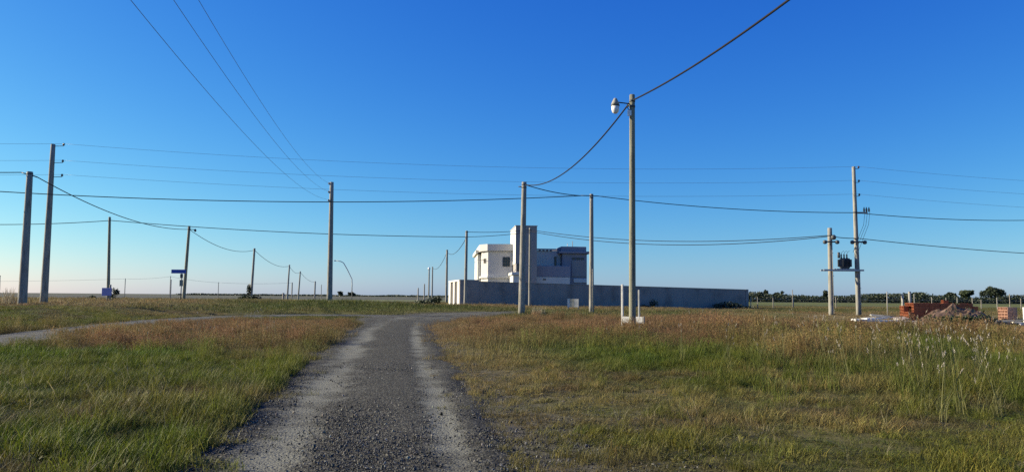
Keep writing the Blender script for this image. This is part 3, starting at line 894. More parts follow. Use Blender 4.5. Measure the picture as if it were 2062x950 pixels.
tree('round_tree', 'tiny dark wide tree on the horizon, farther from the tall concrete pole', -124.5, 600, 3.9, 6.6, M['leaf_dark'], 13, 'trees on the left horizon', leaf=0.6, n=700)

def line_pts(x0, x1, y0, y1, h, seed):
    def fn(r, n):
        x = r.uniform(x0, x1, n); y = r.uniform(y0, y1, n)
        top = h * (0.25 + 1.25 * fbm(x, y * 0, 11.0, seed))
        return np.stack([x, y, terrain0(x, y) + top * r.random(n)], 1)
    return fn
tl = cloud_obj('treeline', *leaf_cloud(26000, line_pts(84, 235, 292, 312, 3.5, 4), 0.36, 31), M['leaf_dark'])
tag(tl, 'continuous dark band of trees along the right horizon', kind='stuff')
tl = cloud_obj('treeline', *leaf_cloud(14000, line_pts(-420, 60, 960, 1000, 1.9, 7), 0.9, 32), M['leaf_dark'])
tag(tl, 'thin distant dark hedge along the left horizon', kind='stuff')

# ------------------------------------------------------------------ house behind the wall
HX, HY = -2.72, 88.0
house = thing('house', 'modern flat roofed white and blue grey house with tall square tower', 'house', (HX, HY, tz(HX, HY)), R(5.0))
hz0 = house.location.z
def hb(name, mat, x0, x1, y0, y1, z0, z1, parent=house, chamfer=0.03):
    """block of the house; heights are given above sea level, the house stands on the plot"""
    return MB().bevel_box(x0, x1, y0, y1, z0 - hz0, z1 - hz0, chamfer).build(name, mat, parent)
B0 = hz0 - 0.3
def prism(name, mat, plan, z0, z1, parent):
    n = len(plan)
    vs = [(x, y, z0 - hz0) for x, y in plan] + [(x, y, z1 - hz0) for x, y in plan]
    return MB().add(vs, [tuple(range(n - 1, -1, -1)), tuple(range(n, 2 * n))] + [(i, (i + 1) % n, n + (i + 1) % n, n + i) for i in range(n)]).build(name, mat, parent)
def wing(e):
    """plan of the angled white wing, grown by e: chamfered sunny corner, front turned a little to the sun"""
    return [(-0.62 - e, 1.2 - e * 0.4), (0.0 - e * 0.3, -0.0 - e), (2.75 + e * 0.1, -0.62 - e), (2.75, 9.5), (-0.62 - e, 9.5)]
white_block = prism('wall', M['house_cream'], wing(0), B0, 6.55, house)
prism('ledge', M['house_white'], wing(0.22), 3.50, 3.73, white_block)
hb('wall', M['house_white'], -1.05, -0.66, 3.5, 12.0, B0, 6.40)
rf = prism('roof', M['house_cream'], wing(0.32), 6.58, 7.36, house)
hb('roof_slab', M['house_white'], -1.30, -0.98, 3.0, 12.4, 6.43, 6.85, rf)
def window(x0, x1, z0, z1, y, bars, parent, name='window'):
    f = MB()
    t = 0.06
    for a, b_, c_, d in ((x0, x1, z1 - t, z1), (x0, x1, z0, z0 + t), (x0, x0 + t, z0 + t, z1 - t), (x1 - t, x1, z0 + t, z1 - t)):
        f.box(a, b_, y - 0.05, y + 0.02, c_ - hz0, d - hz0)
    for k in range(1, bars[0]):
        xx = x0 + (x1 - x0) * k / bars[0]; f.box(xx - 0.025, xx + 0.025, y - 0.045, y + 0.02, z0 + t - hz0, z1 - t - hz0)
    for k in range(1, bars[1]):
        zz = z0 + (z1 - z0) * k / bars[1]; f.box(x0 + t, x1 - t, y - 0.04, y + 0.02, zz - 0.02 - hz0, zz + 0.02 - hz0)
    fr = f.build(name, M['window_frame'], parent)
    MB().box(x0 + 0.02, x1 - 0.02, y - 0.012, y - 0.004, z0 + 0.02 - hz0, z1 - 0.02 - hz0).build('pane', M['glass'], fr)
    return fr
ww = window(-0.42, 0.42, 4.81, 5.90, 0.0, (3, 3), house)
ww.location = (2.08, -0.475, 0); ww.rotation_euler = (0, 0, math.atan2(-0.62, 2.75))
# small side window on the sunlit chamfer
sw = window(-0.25, 0.25, 5.2, 5.75, 0.0, (1, 1), house)
sw.location = (-0.31, 0.6, 0); sw.rotation_euler = (0, 0, math.atan2(-1.2, 0.62))
# tower
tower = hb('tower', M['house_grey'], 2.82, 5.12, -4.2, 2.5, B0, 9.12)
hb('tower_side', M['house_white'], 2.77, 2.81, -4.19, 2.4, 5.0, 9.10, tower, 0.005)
hb('tower_base', M['house_white'], 2.45, 3.55, -4.75, -0.5, B0, 3.72)
hb('ledge', M['house_white'], 2.30, 3.40, -4.95, -0.4, 3.75, 4.05)
window(2.95, 3.17, 4.15, 5.0, -4.2, (1, 1), house)
hb('parapet_cap', M['coping'], 2.72, 5.18, -4.26, 2.56, 9.13, 9.20, tower, 0.01)
# recessed middle
hb('wall', M['house_white'], 5.15, 8.3, -0.6, 8.0, B0, 6.70)
hb('pillar', M['house_white'], 5.16, 5.40, -1.35, -0.62, 4.9, 6.78)
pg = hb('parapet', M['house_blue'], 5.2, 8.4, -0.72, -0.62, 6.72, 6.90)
for k in range(4):
    hb('notch', M['window_frame'], 5.75 + k * 0.42, 6.0 + k * 0.42, -0.76, -0.73, 6.60, 6.71, pg, 0.005)
window(7.55, 7.80, 4.95, 6.0, -0.6, (1, 1), house)
# terrace parapet
hb('terrace_parapet', M['house_blue'], 4.85, 9.05, -2.9, -2.7, 3.65, 4.85)
hb('terrace_base', M['house_white'], 5.15, 9.0, -2.85, -0.65, B0, 3.62)
MB().box(6.0, 6.3, -2.90, -2.86, 3.25 - hz0, 3.42 - hz0).build('vent', M['window_frame'], house)
# right block
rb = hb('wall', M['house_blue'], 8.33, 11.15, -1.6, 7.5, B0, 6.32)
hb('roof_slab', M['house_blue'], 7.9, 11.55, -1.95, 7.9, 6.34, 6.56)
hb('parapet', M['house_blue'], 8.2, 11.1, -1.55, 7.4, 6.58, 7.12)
hb('panel', M['house_grey'], 9.4, 11.05, -1.72, -1.62, 3.75, 5.55, rb)
for k in range(3):
    window(9.42 + k * 0.5, 9.82 + k * 0.5, 5.62, 5.88, -1.6, (1, 1), house)
hb('plinth', M['house_white'], 9.6, 11.12, -1.75, -1.61, 3.05, 3.5, rb)
MB().tube([(9.5, 2, 7.1 - hz0), (9.5, 2, 7.75 - hz0)], 0.035, 6).build('antenna', M['steel'], house)
MB().tube([(10.1, 2, 7.1 - hz0), (10.1, 2, 8.0 - hz0)], 0.04, 6).build('antenna', M['post_pale'], house)

# ------------------------------------------------------------------ perimeter wall
WA = R(13.0)
WX, WY = -5.31, 79.0
wl = thing('perimeter_wall', 'long grey rendered wall in shade enclosing the house plot', 'wall', (WX, WY, 0), WA)
WL = 32.3
TL, TR = 2.90, 2.36
MB().add([(2.0, 0, -0.3), (WL, 0, -0.4), (WL, 0.2, -0.4), (2.0, 0.2, -0.3), (2.0, 0, TL), (WL, 0, TR), (WL, 0.2, TR), (2.0, 0.2, TL)],
         [(0, 3, 2, 1), (4, 5, 6, 7), (0, 1, 5, 4), (1, 2, 6, 5), (2, 3, 7, 6), (3, 0, 4, 7)]).build('wall_face', M['wall_render'], wl)
MB().add([(2.0, -0.03, TL + 0.004), (WL, -0.03, TR + 0.004), (WL, 0.23, TR + 0.004), (2.0, 0.23, TL + 0.004), (2.0, -0.03, TL + 0.05), (WL, -0.03, TR + 0.05), (WL, 0.23, TR + 0.05), (2.0, 0.23, TL + 0.05)],
         [(0, 3, 2, 1), (4, 5, 6, 7), (0, 1, 5, 4), (1, 2, 6, 5), (2, 3, 7, 6), (3, 0, 4, 7)]).build('coping', M['wall_render'], wl)
MB().bevel_box(0.0, 1.995, -0.06, 0.24, -0.3, 3.10, 0.02).build('corner_panel', M['wall_render'], wl)
MB().bevel_box(WL + 0.004, WL + 0.34, -0.06, 0.26, -0.4, TR + 0.06, 0.02).build('pillar', M['wall_render'], wl)
for k in range(1, 8):
    xx = 2 + (WL - 2) * k / 8
    MB().box(xx - 0.006, xx + 0.006, -0.012, -0.002, -0.2, TL + (TR - TL) * k / 8 - 0.01).build('joint', M['wall_render'], wl)
MB().box(WL - 0.05, WL + 0.15, 0.27, 22, -0.4, TR).build('return_wall', M['wall_render'], wl)
# street side, lit by the sun: white piers and dark gates
for k, (y0, y1) in enumerate(((0.26, 1.5), (3.4, 4.3), (6.3, 7.6))):
    MB().bevel_box(-0.02, 0.28, y0, y1, -0.3, 2.92, 0.02).build('pier', M['house_white'], wl)
MB().box(-0.04, 0.30, 0.28, 7.6, 2.925, 3.10).build('beam', M['house_white'], wl)
for k, (y0, y1) in enumerate(((1.52, 3.38), (4.32, 6.28))):
    g_ = MB()
    nb = 8
    for q in range(nb):
        a = y0 + (y1 - y0) * q / nb
        g_.box(0.10, 0.14, a + 0.02, a + (y1 - y0) / nb - 0.02, -0.1, 2.85)
    g_.build('gate', M['dark_door'], wl)

# ------------------------------------------------------------------ utility poles
def pole(name, label, x, y, ztop, r0, r1, mat='concrete', lean=(0, 0), clamps=(), group=None, n=16):
    """tapered shaft standing in the ground; clamps = heights below the top of steel bands"""
    z = tz(x, y)
    t = thing(name, label, 'pole', (x, y, z), random.random() * 6.28 * 0, group)
    H = ztop - z
    ks = 9
    pts, rad = [], []
    for i in range(ks):
        f = i / (ks - 1)
        pts.append((lean[0] * f, lean[1] * f, -0.5 + (H + 0.5) * f)); rad.append(r0 + (r1 - r0) * f)
    pts.append((lean[0], lean[1], H + 0.012)); rad.append(r1 * 0.86)
    MB().tube(pts, rad, n).build('shaft', M[mat], t)
    for d in clamps:
        f = (H - d + 0.5) / (H + 0.5)
        rr = r0 + (r1 - r0) * f + 0.012
        MB().lathe([(rr, -0.035), (rr, 0.035)], n, (lean[0] * f, lean[1] * f, H - d)).build('clamp', M['dark_steel'], t)
    t['H'] = H
    return t
def pin(t, h, dx, dy=0.0, rod=0.02, up=0.16, mat='porcelain', x0=0.0):
    """short steel arm with an insulator at its end, at height h of the pole"""
    a = MB().tube([(x0, 0, h), (dx * 0.9, dy * 0.9, h + 0.02), (dx, dy, h + 0.02), (dx, dy, h + 0.06)], rod, 6).build('bracket', M['dark_steel'], t)
    MB().lathe([(0.03, 0), (0.075, 0.02), (0.05, 0.05), (0.085, 0.07), (0.05, 0.10), (0.055, up - 0.02), (0.03, up)], 10, (dx, dy, h + 0.05)).build('insulator', M[mat], a)
def street_lamp(t, h, dx, dy=0.0):
    a = MB().tube([(0, 0, h), (dx * 0.5, dy * 0.5, h + 0.03), (dx * 0.86, dy * 0.86, h + 0.05)], 0.022, 8).build('lamp_arm', M['dark_steel'], t)
    MB().lathe([(0.05, 0.24), (0.07, 0.20), (0.12, 0.10), (0.15, 0.0)], 16, (dx, dy, h - 0.05)).build('lamp_cap', M['post_pale'], a)
    MB().lathe([(0.158, 0.0), (0.158, 0.03)], 16, (dx, dy, h - 0.085)).build('lamp_ring', M['dark_steel'], a)
    MB().lathe([(0.14, 0.0), (0.135, -0.14), (0.11, -0.22), (0.05, -0.27)], 16, (dx, dy, h - 0.088)).build('lamp_globe', M['lamp_white'], a)

LV = 'low wooden and concrete cable poles'; MV = 'tall concrete power poles'; FP = 'far poles receding to the horizon'
P1 = pole('utility_pole', 'nearest slender wooden pole with white globe street lamp', 4.22, 27, 8.60, 0.125, 0.095, 'pole_wood', (0.03, 0), (0.22, 0.42), LV)
H1 = P1['H']
street_lamp(P1, H1 - 0.33, -0.58, -0.05)
jb = MB().bevel_box(-0.16, -0.02, -0.16, -0.09, H1 - 0.78, H1 - 0.58, 0.015).build('junction_box', M['lamp_white'], P1)
MB().tube([(-0.09, -0.13, H1 - 0.58), (-0.16, -0.12, H1 - 0.5), (-0.14, -0.1, H1 - 0.4)], 0.012, 6).build('lead', M['cable'], jb)
MB().tube([(-0.02, 0.1, H1 - 0.3), (-0.10, 0.24, H1 - 0.36)], 0.03, 6).build('cable_clamp', M['dark_steel'], P1)
P2 = pole('utility_pole', 'thick concrete pole before the house tower where the cable turns', 0.62, 48, 8.57, 0.215, 0.15, 'concrete', (0.12, 0), (0.16, 0.34), LV)
MB().tube([(0.1, 0, P2['H'] - 0.3), (-0.24, 0.0, P2['H'] - 0.28)], 0.03, 6).build('bracket', M['dark_steel'], P2)
P3 = pole('utility_pole', 'concrete pole in front of the right end of the house', 5.49, 53, 8.52, 0.175, 0.125, 'concrete', (0, 0), (0.1, 0.25), LV)
MB().tube([(0, -0.05, P3['H'] - 0.12), (-0.75, -0.15, P3['H'] - 0.12)], 0.035, 6).build('cable_clamp', M['dark_steel'], P3)
MB().tube([(0, -0.05, P3['H'] - 0.14), (0.45, 0.05, P3['H'] - 0.12)], 0.03, 6).build('cable_clamp', M['dark_steel'], P3)
PB = pole('utility_pole', 'thin pole standing by the wall just behind the thick concrete pole', 1.81, 76.6, 8.25, 0.15, 0.11, 'concrete', (0, 0), (0.2,), LV)
P945 = pole('utility_pole', 'pole at the wall corner left of the house', -4.55, 76.0, 7.85, 0.17, 0.12, 'concrete', (0.06, 0), (0.1, 0.6), LV)
PA = pole('utility_pole', 'shorter of the two leaning concrete poles at the left edge', -29.11, 46, 8.66, 0.26, 0.17, 'concrete', (0.0, 0), (0.12,), LV)
MB().tube([(-0.1, 0, PA['H'] - 0.15), (-0.5, 0, PA['H'] - 0.05)], 0.035, 6).build('cable_clamp', M['dark_steel'], PA)
MB().tube([(0.1, 0, PA['H'] - 0.2), (0.45, 0.05, PA['H'] - 0.32)], 0.035, 6).build('cable_clamp', M['dark_steel'], PA)
PBm = pole('power_pole', 'taller concrete pole at the left edge with three short arms', -30.26, 50, 11.12, 0.24, 0.14, 'concrete', (0.04, 0), (), MV)
for d in (0.12, 1.22, 2.16):
    pin(PBm, PBm['H'] - d, 0.74)
PM = pole('power_pole', 'tall plain concrete pole standing alone on the green verge', -15.92, 67.6, 11.36, 0.255, 0.17, 'concrete', (-0.08, 0), (), MV)
for d in (0.25, 1.0, 1.75):
    pin(PM, PM['H'] - d, -0.30, -0.1)
P220 = pole('utility_pole', 'dark slim pole behind the small violet sign', -38.1, 73, 8.64, 0.16, 0.11, 'pole_wood', (-0.25, 0), (0.3,), LV)
P381 = pole('utility_pole', 'dark leaning pole behind the blue street name sign', -34.4, 81, 8.55, 0.18, 0.13, 'pole_wood', (0.3, 0), (0.3,), LV)
MB().tube([(0.3, 0, P381['H'] - 0.35), (1.0, 0, P381['H'] - 0.38)], 0.04, 6).build('bracket', M['dark_steel'], P381)
MB().lathe([(0.05, 0.1), (0.12, 0), (0.12, -0.12), (0.06, -0.2)], 10, (0.95, 0, P381['H'] - 0.4)).build('insulator', M['dark_steel'], P381)
pole('utility_pole', 'first far pole beyond the blue sign, beside a dark shrub', -39.82, 118, 8.46, 0.2, 0.15, 'concrete', (0.3, 0), (0.1,), FP, 10)
pole('utility_pole', 'second far pole receding beyond the blue sign', -49.97, 172, 8.08, 0.2, 0.15, 'concrete', (0.3, 0), (0.1,), FP, 10)
pole('utility_pole', 'third far pole receding beyond the blue sign', -56.66, 205, 7.67, 0.21, 0.16, 'concrete', (0.4, 0), (0.1,), FP, 10)
pole('utility_pole', 'last far pole receding beyond the blue sign, shortest in view', -76.5, 300, 6.76, 0.30, 0.26, 'concrete', (0.1, 0), (), FP, 10)
pole('utility_pole', 'first far pole of the line left of the wall gate', -10.2, 121, 8.65, 0.2, 0.15, 'concrete', (0, 0), (0.1,), FP, 10)
P870 = pole('utility_pole', 'slim far pole next to the one with the white lamp', -19.34, 188, 8.5, 0.2, 0.15, 'concrete', (0, 0), (0.1,), FP, 10)
P862 = pole('utility_pole', 'far pole left of the wall gate carrying a white lamp', -20.9, 195, 8.0, 0.2, 0.16, 'concrete', (0, 0), (), FP, 10)
MB().lathe([(0.05, 0.5), (0.28, 0.3), (0.32, 0.0), (0.18, -0.25)], 10, (0, -0.1, P862['H'] + 0.2)).build('lamp_globe', M['lamp_white'], P862)
# low far line along the field edge
for i, (x, y, zt, rad, lb) in enumerate((
        (-100.2, 200, 5.3, 0.10, 'first low far pole right of the violet sign'), (-88.5, 200, 6.0, 0.10, 'low far pole just left of the blue street sign'),
        (-76.0, 200, 4.5, 0.09, 'low far pole midway between blue sign and dark shrub'), (-56.9, 200, 4.6, 0.16, 'stout low far pole among the receding poles'),
        (-53.0, 215, 4.3, 0.10, 'faint low pole left of the last receding far pole'), (-22.6, 200, 4.5, 0.16, 'stout low far pole left of the white lamp pole'),
        (-23.6, 195, 3.4, 0.16, 'lowest dark far pole left of the white lamp pole'))):
    pole('field_pole', lb, x, y, zt, rad, rad * 0.9, 'post_wood', (0, 0), (), 'low poles along the far field', 8)

# transformer pair
T1 = pole('utility_pole', 'shorter concrete pole of the pair carrying the transformer platform', 22.76, 55, 6.48, 0.19, 0.15, 'concrete', (0.03, 0), (0.55,), LV)
T2 = pole('power_pole', 'tall concrete pole of the pair carrying the transformer platform', 24.72, 55, 10.93, 0.185, 0.12, 'concrete', (-0.1, 0), (3.3, 5.2), MV)
for d in (0.15, 1.15, 2.15):
    pin(T2, T2['H'] - d, 0.26, 0.0, 0.02)
cb = MB().box(-0.1, 0.78, -0.09, -0.02, T2['H'] - 3.40, T2['H'] - 3.28).build('cross_arm', M['post_pale'], T2)
for dx in (0.55, 0.72, 0.9):
    MB().lathe([(0.03, 0), (0.08, 0.05), (0.04, 0.1), (0.08, 0.15), (0.04, 0.26), (0.03, 0.34)], 8, (dx, -0.05, T2['H'] - 3.27)).build('fuse_insulator', M['porcelain'], cb)
    MB().tube([(dx, -0.05, T2['H'] - 2.95), (dx + 0.08, 0.0, T2['H'] - 3.3), (dx - 0.05, -0.02, T2['H'] - 4.2), (dx - 0.4, -0.05, T2['H'] - 5.0), (dx - 0.9, -0.1, T2['H'] - 6.2)], 0.011, 6).build('lead', M['cable'], cb)
for t, h in ((T1, T1['H'] - 1.0), (T2, T2['H'] - 5.45)):
    br = MB().box(-0.5, 0.5, -0.24, -0.18, h - 0.05, h + 0.05).build('cross_arm', M['dark_steel'], t)
    for dx in (-0.42, 0.46):
        MB().lathe([(0.03, 0.14), (0.13, 0.10), (0.15, 0), (0.13, -0.1), (0.05, -0.14)], 12, (dx, -0.21, h - 0.02)).build('insulator', M['dark_steel'], br)
MB().lathe([(0.06, -0.2), (0.17, -0.15), (0.18, 0.05), (0.08, 0.15)], 12, (0.22, -0.15, T1['H'] - 0.65)).build('fuse_box', M['dark_steel'], T1)
pz = 3.52
plat = thing('transformer_platform', 'steel platform spanning the two transformer poles', 'platform', (22.74, 55, pz), 0)
for yy in (-0.30, 0.24):
    MB().box(-0.55, 2.30, yy, yy + 0.08, -0.12, 0.0).build('beam', M['steel'], plat)
for k in range(7):
    MB().box(0.36 + k * 0.2, 0.52 + k * 0.2, -0.31, 0.33, 0.004, 0.05).build('plank', M['steel'], plat)
tf = thing('transformer', 'dark finned transformer with bushings standing on the platform', 'transformer', (23.80, 55, pz + 0.054), 0)
tank = MB().bevel_box(-0.30, 0.30, -0.24, 0.24, 0.06, 0.74, 0.04).build('tank', M['dark_steel'], tf)
MB().box(-0.25, 0.25, -0.2, 0.2, 0.0, 0.055).build('base', M['dark_steel'], tf)
for s in (-1, 1):
    for k in range(5):
        MB().box(s * 0.305 if s > 0 else -0.43, 0.43 if s > 0 else -0.305, -0.2 + k * 0.09, -0.17 + k * 0.09, 0.14, 0.66).build('fin', M['dark_steel'], tank)
for k in range(6):
    MB().box(-0.26 + k * 0.1, -0.24 + k * 0.1, -0.34, -0.245, 0.14, 0.66).build('fin', M['dark_steel'], tank)
for k in range(3):
    x = -0.2 + k * 0.2
    MB().lathe([(0.05, 0.74), (0.07, 0.80), (0.035, 0.84), (0.07, 0.90), (0.035, 0.94), (0.06, 1.0), (0.025, 1.06)], 10, (x, 0.08, 0)).build('bushing', M['porcelain'], tf)
    MB().tube([(x, 0.08, 1.05), (x + 0.05, 0.06, 1.2), (x + 0.18, 0.03, 1.28)], 0.012, 6).build('lead', M['cable'], tf)
MB().lathe([(0.07, 0), (0.09, 0.02), (0.09, 0.4), (0.07, 0.42)], 10, (-0.36, 0.12, 0.76)).build('oil_tank', M['dark_steel'], tf)

for t, hh, dx in ((T1, 4.6, 0.10), (T2, 3.2, 0.06), (P3, 3.0, 0.05), (P2, 2.6, 0.06)):
    cd = MB().tube([(dx, -0.20, -0.2), (dx, -0.185, hh * 0.6), (dx, -0.17, hh)], 0.022, 6).build('conduit', M['post_pale'], t)
    for q in (0.25, 0.6, 0.95):
        MB().box(dx - 0.05, dx + 0.05, -0.232, -0.20, hh * q - 0.02, hh * q + 0.02).build('strap', M['steel'], cd)

# poles whose tops leave the picture: they carry the cables that run out of view
pole('utility_pole', 'wooden pole just outside the picture carrying the near thick cable', 7.7, 6.0, 8.7, 0.125, 0.095, 'pole_wood', (0, 0), (0.3,), LV)
PX = pole('utility_pole', 'pole at the right picture edge with white lamp just in view', 42.6, 60, 7.9, 0.16, 0.12, 'concrete', (0, 0), (0.2,), LV)
street_lamp(PX, PX['H'] - 0.15, -0.95)

# ------------------------------------------------------------------ cables
def cable(label, a, b_, sag, rad, mat='cable', name='power_cable', group='overhead cables', n=28, w=5):
    a, b_ = Vector(a), Vector(b_)
    pts = []
    for i in range(n + 1):
        t = i / n
        p = a.lerp(b_, t); p.z -= 4 * sag * t * (1 - t)
        pts.append(p)
    o = MB().tube([p - pts[0] for p in pts], rad, w).build(name, M[mat], None)
    o.location = pts[0]
    return tag(o, label, 'cable', group)
cable('thick cable rising out of the picture from the nearest wooden pole', (4.27, 26.95, 8.40), (7.7, 6.0, 8.50), 0.55, 0.028, n=40, w=8)
cable('thick cable hanging from the nearest wooden pole to the thick concrete pole', (4.20, 27.05, 8.38), (0.80, 48, 8.42), 0.95, 0.028, n=40, w=8)
cable('thick cable from the thick concrete pole to the pole right of it', (0.85, 48, 8.40), (4.75, 52.8, 8.38), 0.12, 0.028)
cable('thick cable from the pole before the house to the transformer poles', (5.9, 53.05, 8.40), (24.7, 54.8, 7.58), 0.30, 0.026)
cable('thick cable leaving the tall transformer pole toward the picture edge', (24.75, 54.8, 7.56), (42.6, 60, 7.75), 0.25, 0.026)
cable('long thick cable crossing left in front of all the left poles', (4.75, 52.8, 8.38), (-38.0, 45.5, 7.85), 0.75, 0.028, n=50)
cable('cable from the short leaning concrete pole out at the left edge', (-29.6, 46, 8.62), (-46, 38, 8.6), 0.4, 0.028)
cable('cable sagging from the short leaning concrete pole to the blue sign pole', (-28.65, 46.05, 8.34), (-34.1, 81, 8.2), 0.85, 0.03, n=40)
cable('cable from the violet sign pole leaving at the left edge', (-38.4, 73, 8.30), (-62, 66, 8.2), 0.7, 0.032)
cable('long cable from the violet sign pole to the wall corner pole', (-38.3, 73, 8.32), (-4.55, 76.0, 7.25), 0.35, 0.032, n=40)
cable('upper cable from the wall corner pole past the tower', (-4.5, 76.0, 7.75), (1.81, 76.6, 8.05), 0.12, 0.026)
cable('lower cable from the wall corner pole past the tower', (-4.5, 76.0, 7.25), (1.81, 76.6, 7.85), 0.1, 0.026)
cable('upper cable from behind the thick concrete pole to the short transformer pole', (1.85, 76.6, 8.05), (22.7, 55, 5.95), 0.75, 0.028, n=40)
cable('lower cable from behind the thick concrete pole to the short transformer pole', (1.85, 76.6, 7.90), (22.7, 55, 5.88), 0.95, 0.028, n=40)
cable('short cable joining the two transformer poles', (22.85, 55, 5.90), (24.6, 54.9, 5.75), 0.05, 0.028)
cable('lower cable leaving the tall transformer pole toward the picture edge', (24.75, 54.9, 5.75), (46, 62, 5.0), 0.15, 0.026)
cable('cable sagging from the blue sign pole to the first far pole', (-34.0, 81, 8.15), (-39.5, 118, 8.2), 1.0, 0.03)
cable('cable sagging from the first to the second far pole', (-39.5, 118, 8.2), (-49.7, 172, 7.8), 1.0, 0.035)
cable('cable sagging from the second to the third far pole', (-49.7, 172, 7.8), (-56.2, 205, 7.4), 0.8, 0.035)
cable('cable sagging from the third to the last far pole', (-56.2, 205, 7.4), (-76.4, 300, 6.6), 0.9, 0.04)
cable('cable sagging from the wall corner pole to the first far pole', (-4.5, 76.0, 7.2), (-10.2, 121, 8.3), 0.9, 0.03)
cable('cable sagging from the first gate side far pole to the second', (-10.2, 121, 8.3), (-19.3, 188, 8.2), 1.2, 0.035)
FW = 'thin wires along the far field'
fl = [(-150, 205, 4.3), (-100.2, 200, 5.2), (-88.5, 200, 5.9), (-76.0, 200, 4.4), (-56.9, 200, 4.5)]
for k, lb in enumerate(('thin far wire running to the left edge', 'thin far wire between violet and blue signs', 'thin far wire behind the blue sign', 'thin far wire passing the dark shrub')):
    cable(lb, fl[k], fl[k + 1], 0.25, 0.022, 'wire', 'field_wire', FW, 12, 4)
MW = 'high thin bare wires'
for k, (d, d2, nm) in enumerate(((0.0, 0.0, 'top'), (1.10, 1.0, 'middle'), (2.04, 2.0, 'lowest'))):
    cable('%s of three thin wires crossing from the left pole to the transformer' % nm, (-29.50, 50, 11.12 - d + 0.05), (24.9, 55, 10.95 - d2), 0.75 - 0.05 * k, 0.0075, 'wire', 'power_wire', MW, 44, 5)
    cable('%s of three thin wires leaving the transformer pole to the right' % nm, (24.9, 55, 10.95 - d2), (62, 60, 10.4 - d2), 0.5, 0.0075, 'wire', 'power_wire', MW, 24, 5)
    cable('%s of three thin wires leaving the left pole out of the picture' % nm, (-29.50, 50, 11.12 - d + 0.05), (-75, 42, 11.4 - d), 0.6, 0.0075, 'wire', 'power_wire', MW, 24, 5)
for k, (px, lb) in enumerate((((-8.42, 20, 9.22), 'rightmost of three thin wires descending overhead to the lone concrete pole'),
                              ((-8.32, 18.3, 8.56), 'middle of three thin wires descending overhead to the lone concrete pole'),
                              ((-8.40, 16.4, 7.81), 'leftmost of three thin wires descending overhead to the lone concrete pole'))):
    e = Vector((-16.3, 67.5, 11.20 - 0.75 * k + 0.10))
    p = Vector(px)
    # the wire runs on past p to its pole behind the camera, 70 m span
    t = (67.5 - p.y) / 75.0
    far = Vector((e.x + (p.x - e.x) / t, -7.5, 0))
    far.z = 10.9 - 0.75 * k
    s = (e.lerp(far, t).z - p.z) / (4 * t * (1 - t))
    cable(lb, e, far, s, 0.0075, 'wire', 'power_wire', MW, 60, 5)

# ------------------------------------------------------------------ bent lamp post by the lone pole
bx, by = -15.1, 73.0
lp = thing('bent_lamp_post', 'thin bent steel lamp post arching toward the lone concrete pole', 'lamp post', (bx, by, tz(bx, by)))
MB().tube([(0, 0, -0.3), (0, 0, 2.0), (-0.02, 0, 2.45), (-0.45, 0, 3.3), (-0.85, 0, 3.98), (-1.1, 0, 4.12), (-1.6, 0, 4.22)], [0.05, 0.045, 0.04, 0.04, 0.04, 0.035, 0.035], 8).build('pole', M['steel'], lp)
MB().lathe([(0.10, 0), (0.10, 0.25), (0.055, 0.3)], 10, (0, 0, 0)).build('base', M['steel'], lp)
MB().bevel_box(-1.78, -1.56, -0.07, 0.07, 4.15, 4.24, 0.02).build('lamp_head', M['steel'], lp)

# ------------------------------------------------------------------ signs
def flat_sign(name, label, cat, x, y, rz=0.0):
    return thing(name, label, cat, (x, y, tz(x, y)), rz)
sg = flat_sign('notice_sign', 'small faded violet sign board on a low post', 'sign', -32.2, 61.5)
MB().tube([(0.0, 0, -0.3), (0.0, 0, 1.05)], 0.05, 8).build('post', M['post_wood'], sg)
MB().tube([(0.2, 0.05, -0.3), (0.2, 0.05, 1.35)], 0.075, 8).build('post', M['post_wood'], sg)
MB().bevel_box(-0.40, 0.38, -0.10, -0.055, 0.48, 1.10, 0.01).build('panel', M['violet_sign'], sg)
ss = flat_sign('street_sign', 'blue street name sign on a thin post', 'sign', -28.9, 67.5)
MB().tube([(0, 0, -0.3), (0, 0, 2.45)], 0.045, 8).build('post', M['dark_steel'], ss)
MB().bevel_box(-0.92, 0.36, -0.03, 0.01, 2.46, 2.80, 0.01).build('name_plate', M['blue_sign'], ss)
MB().bevel_box(-0.13, 0.17, -0.1, -0.05, 1.35, 1.90, 0.01).build('panel', M['green_sign'], ss)
MB().bevel_box(-0.1, 0.14, -0.1, -0.05, 2.05, 2.42, 0.01).build('panel', M['dark_steel'], ss)
tp = thing('thin_post', 'thin lone post just left of the blue street sign', 'post', (-30.9, 70, tz(-30.9, 70)))
MB().tube([(0, 0, -0.3), (0, 0, 1.95)], [0.045, 0.035], 8).build('shaft', M['post_pale'], tp)
MB().lathe([(0.05, 0), (0.05, 0.03)], 8, (0, 0, 1.93)).build('cap', M['steel'], tp)
ep = thing('short_post', 'short thick dark post cut by the left picture edge', 'post', (-29.15, 43.8, tz(-29.15, 43.8)))
MB().tube([(0, 0, -0.3), (0.01, 0, 1.0), (0.0, 0, 1.68)], [0.10, 0.10, 0.09], 10).build('shaft', M['post_wood'], ep)
MB().lathe([(0.11, 0), (0.11, 0.03)], 10, (0, 0, 1.66)).build('cap', M['dark_steel'], ep)
dp = thing('short_post', 'short dark post left of the receding far poles', 'post', (-26.6, 90, tz(-26.6, 90)))
MB().tube([(0, 0, -0.3), (0, 0, 0.95)], [0.13, 0.11], 8).build('shaft', M['post_wood'], dp)
MB().lathe([(0.13, 0), (0.13, 0.03)], 8, (0, 0, 0.94)).build('cap', M['dark_steel'], dp)
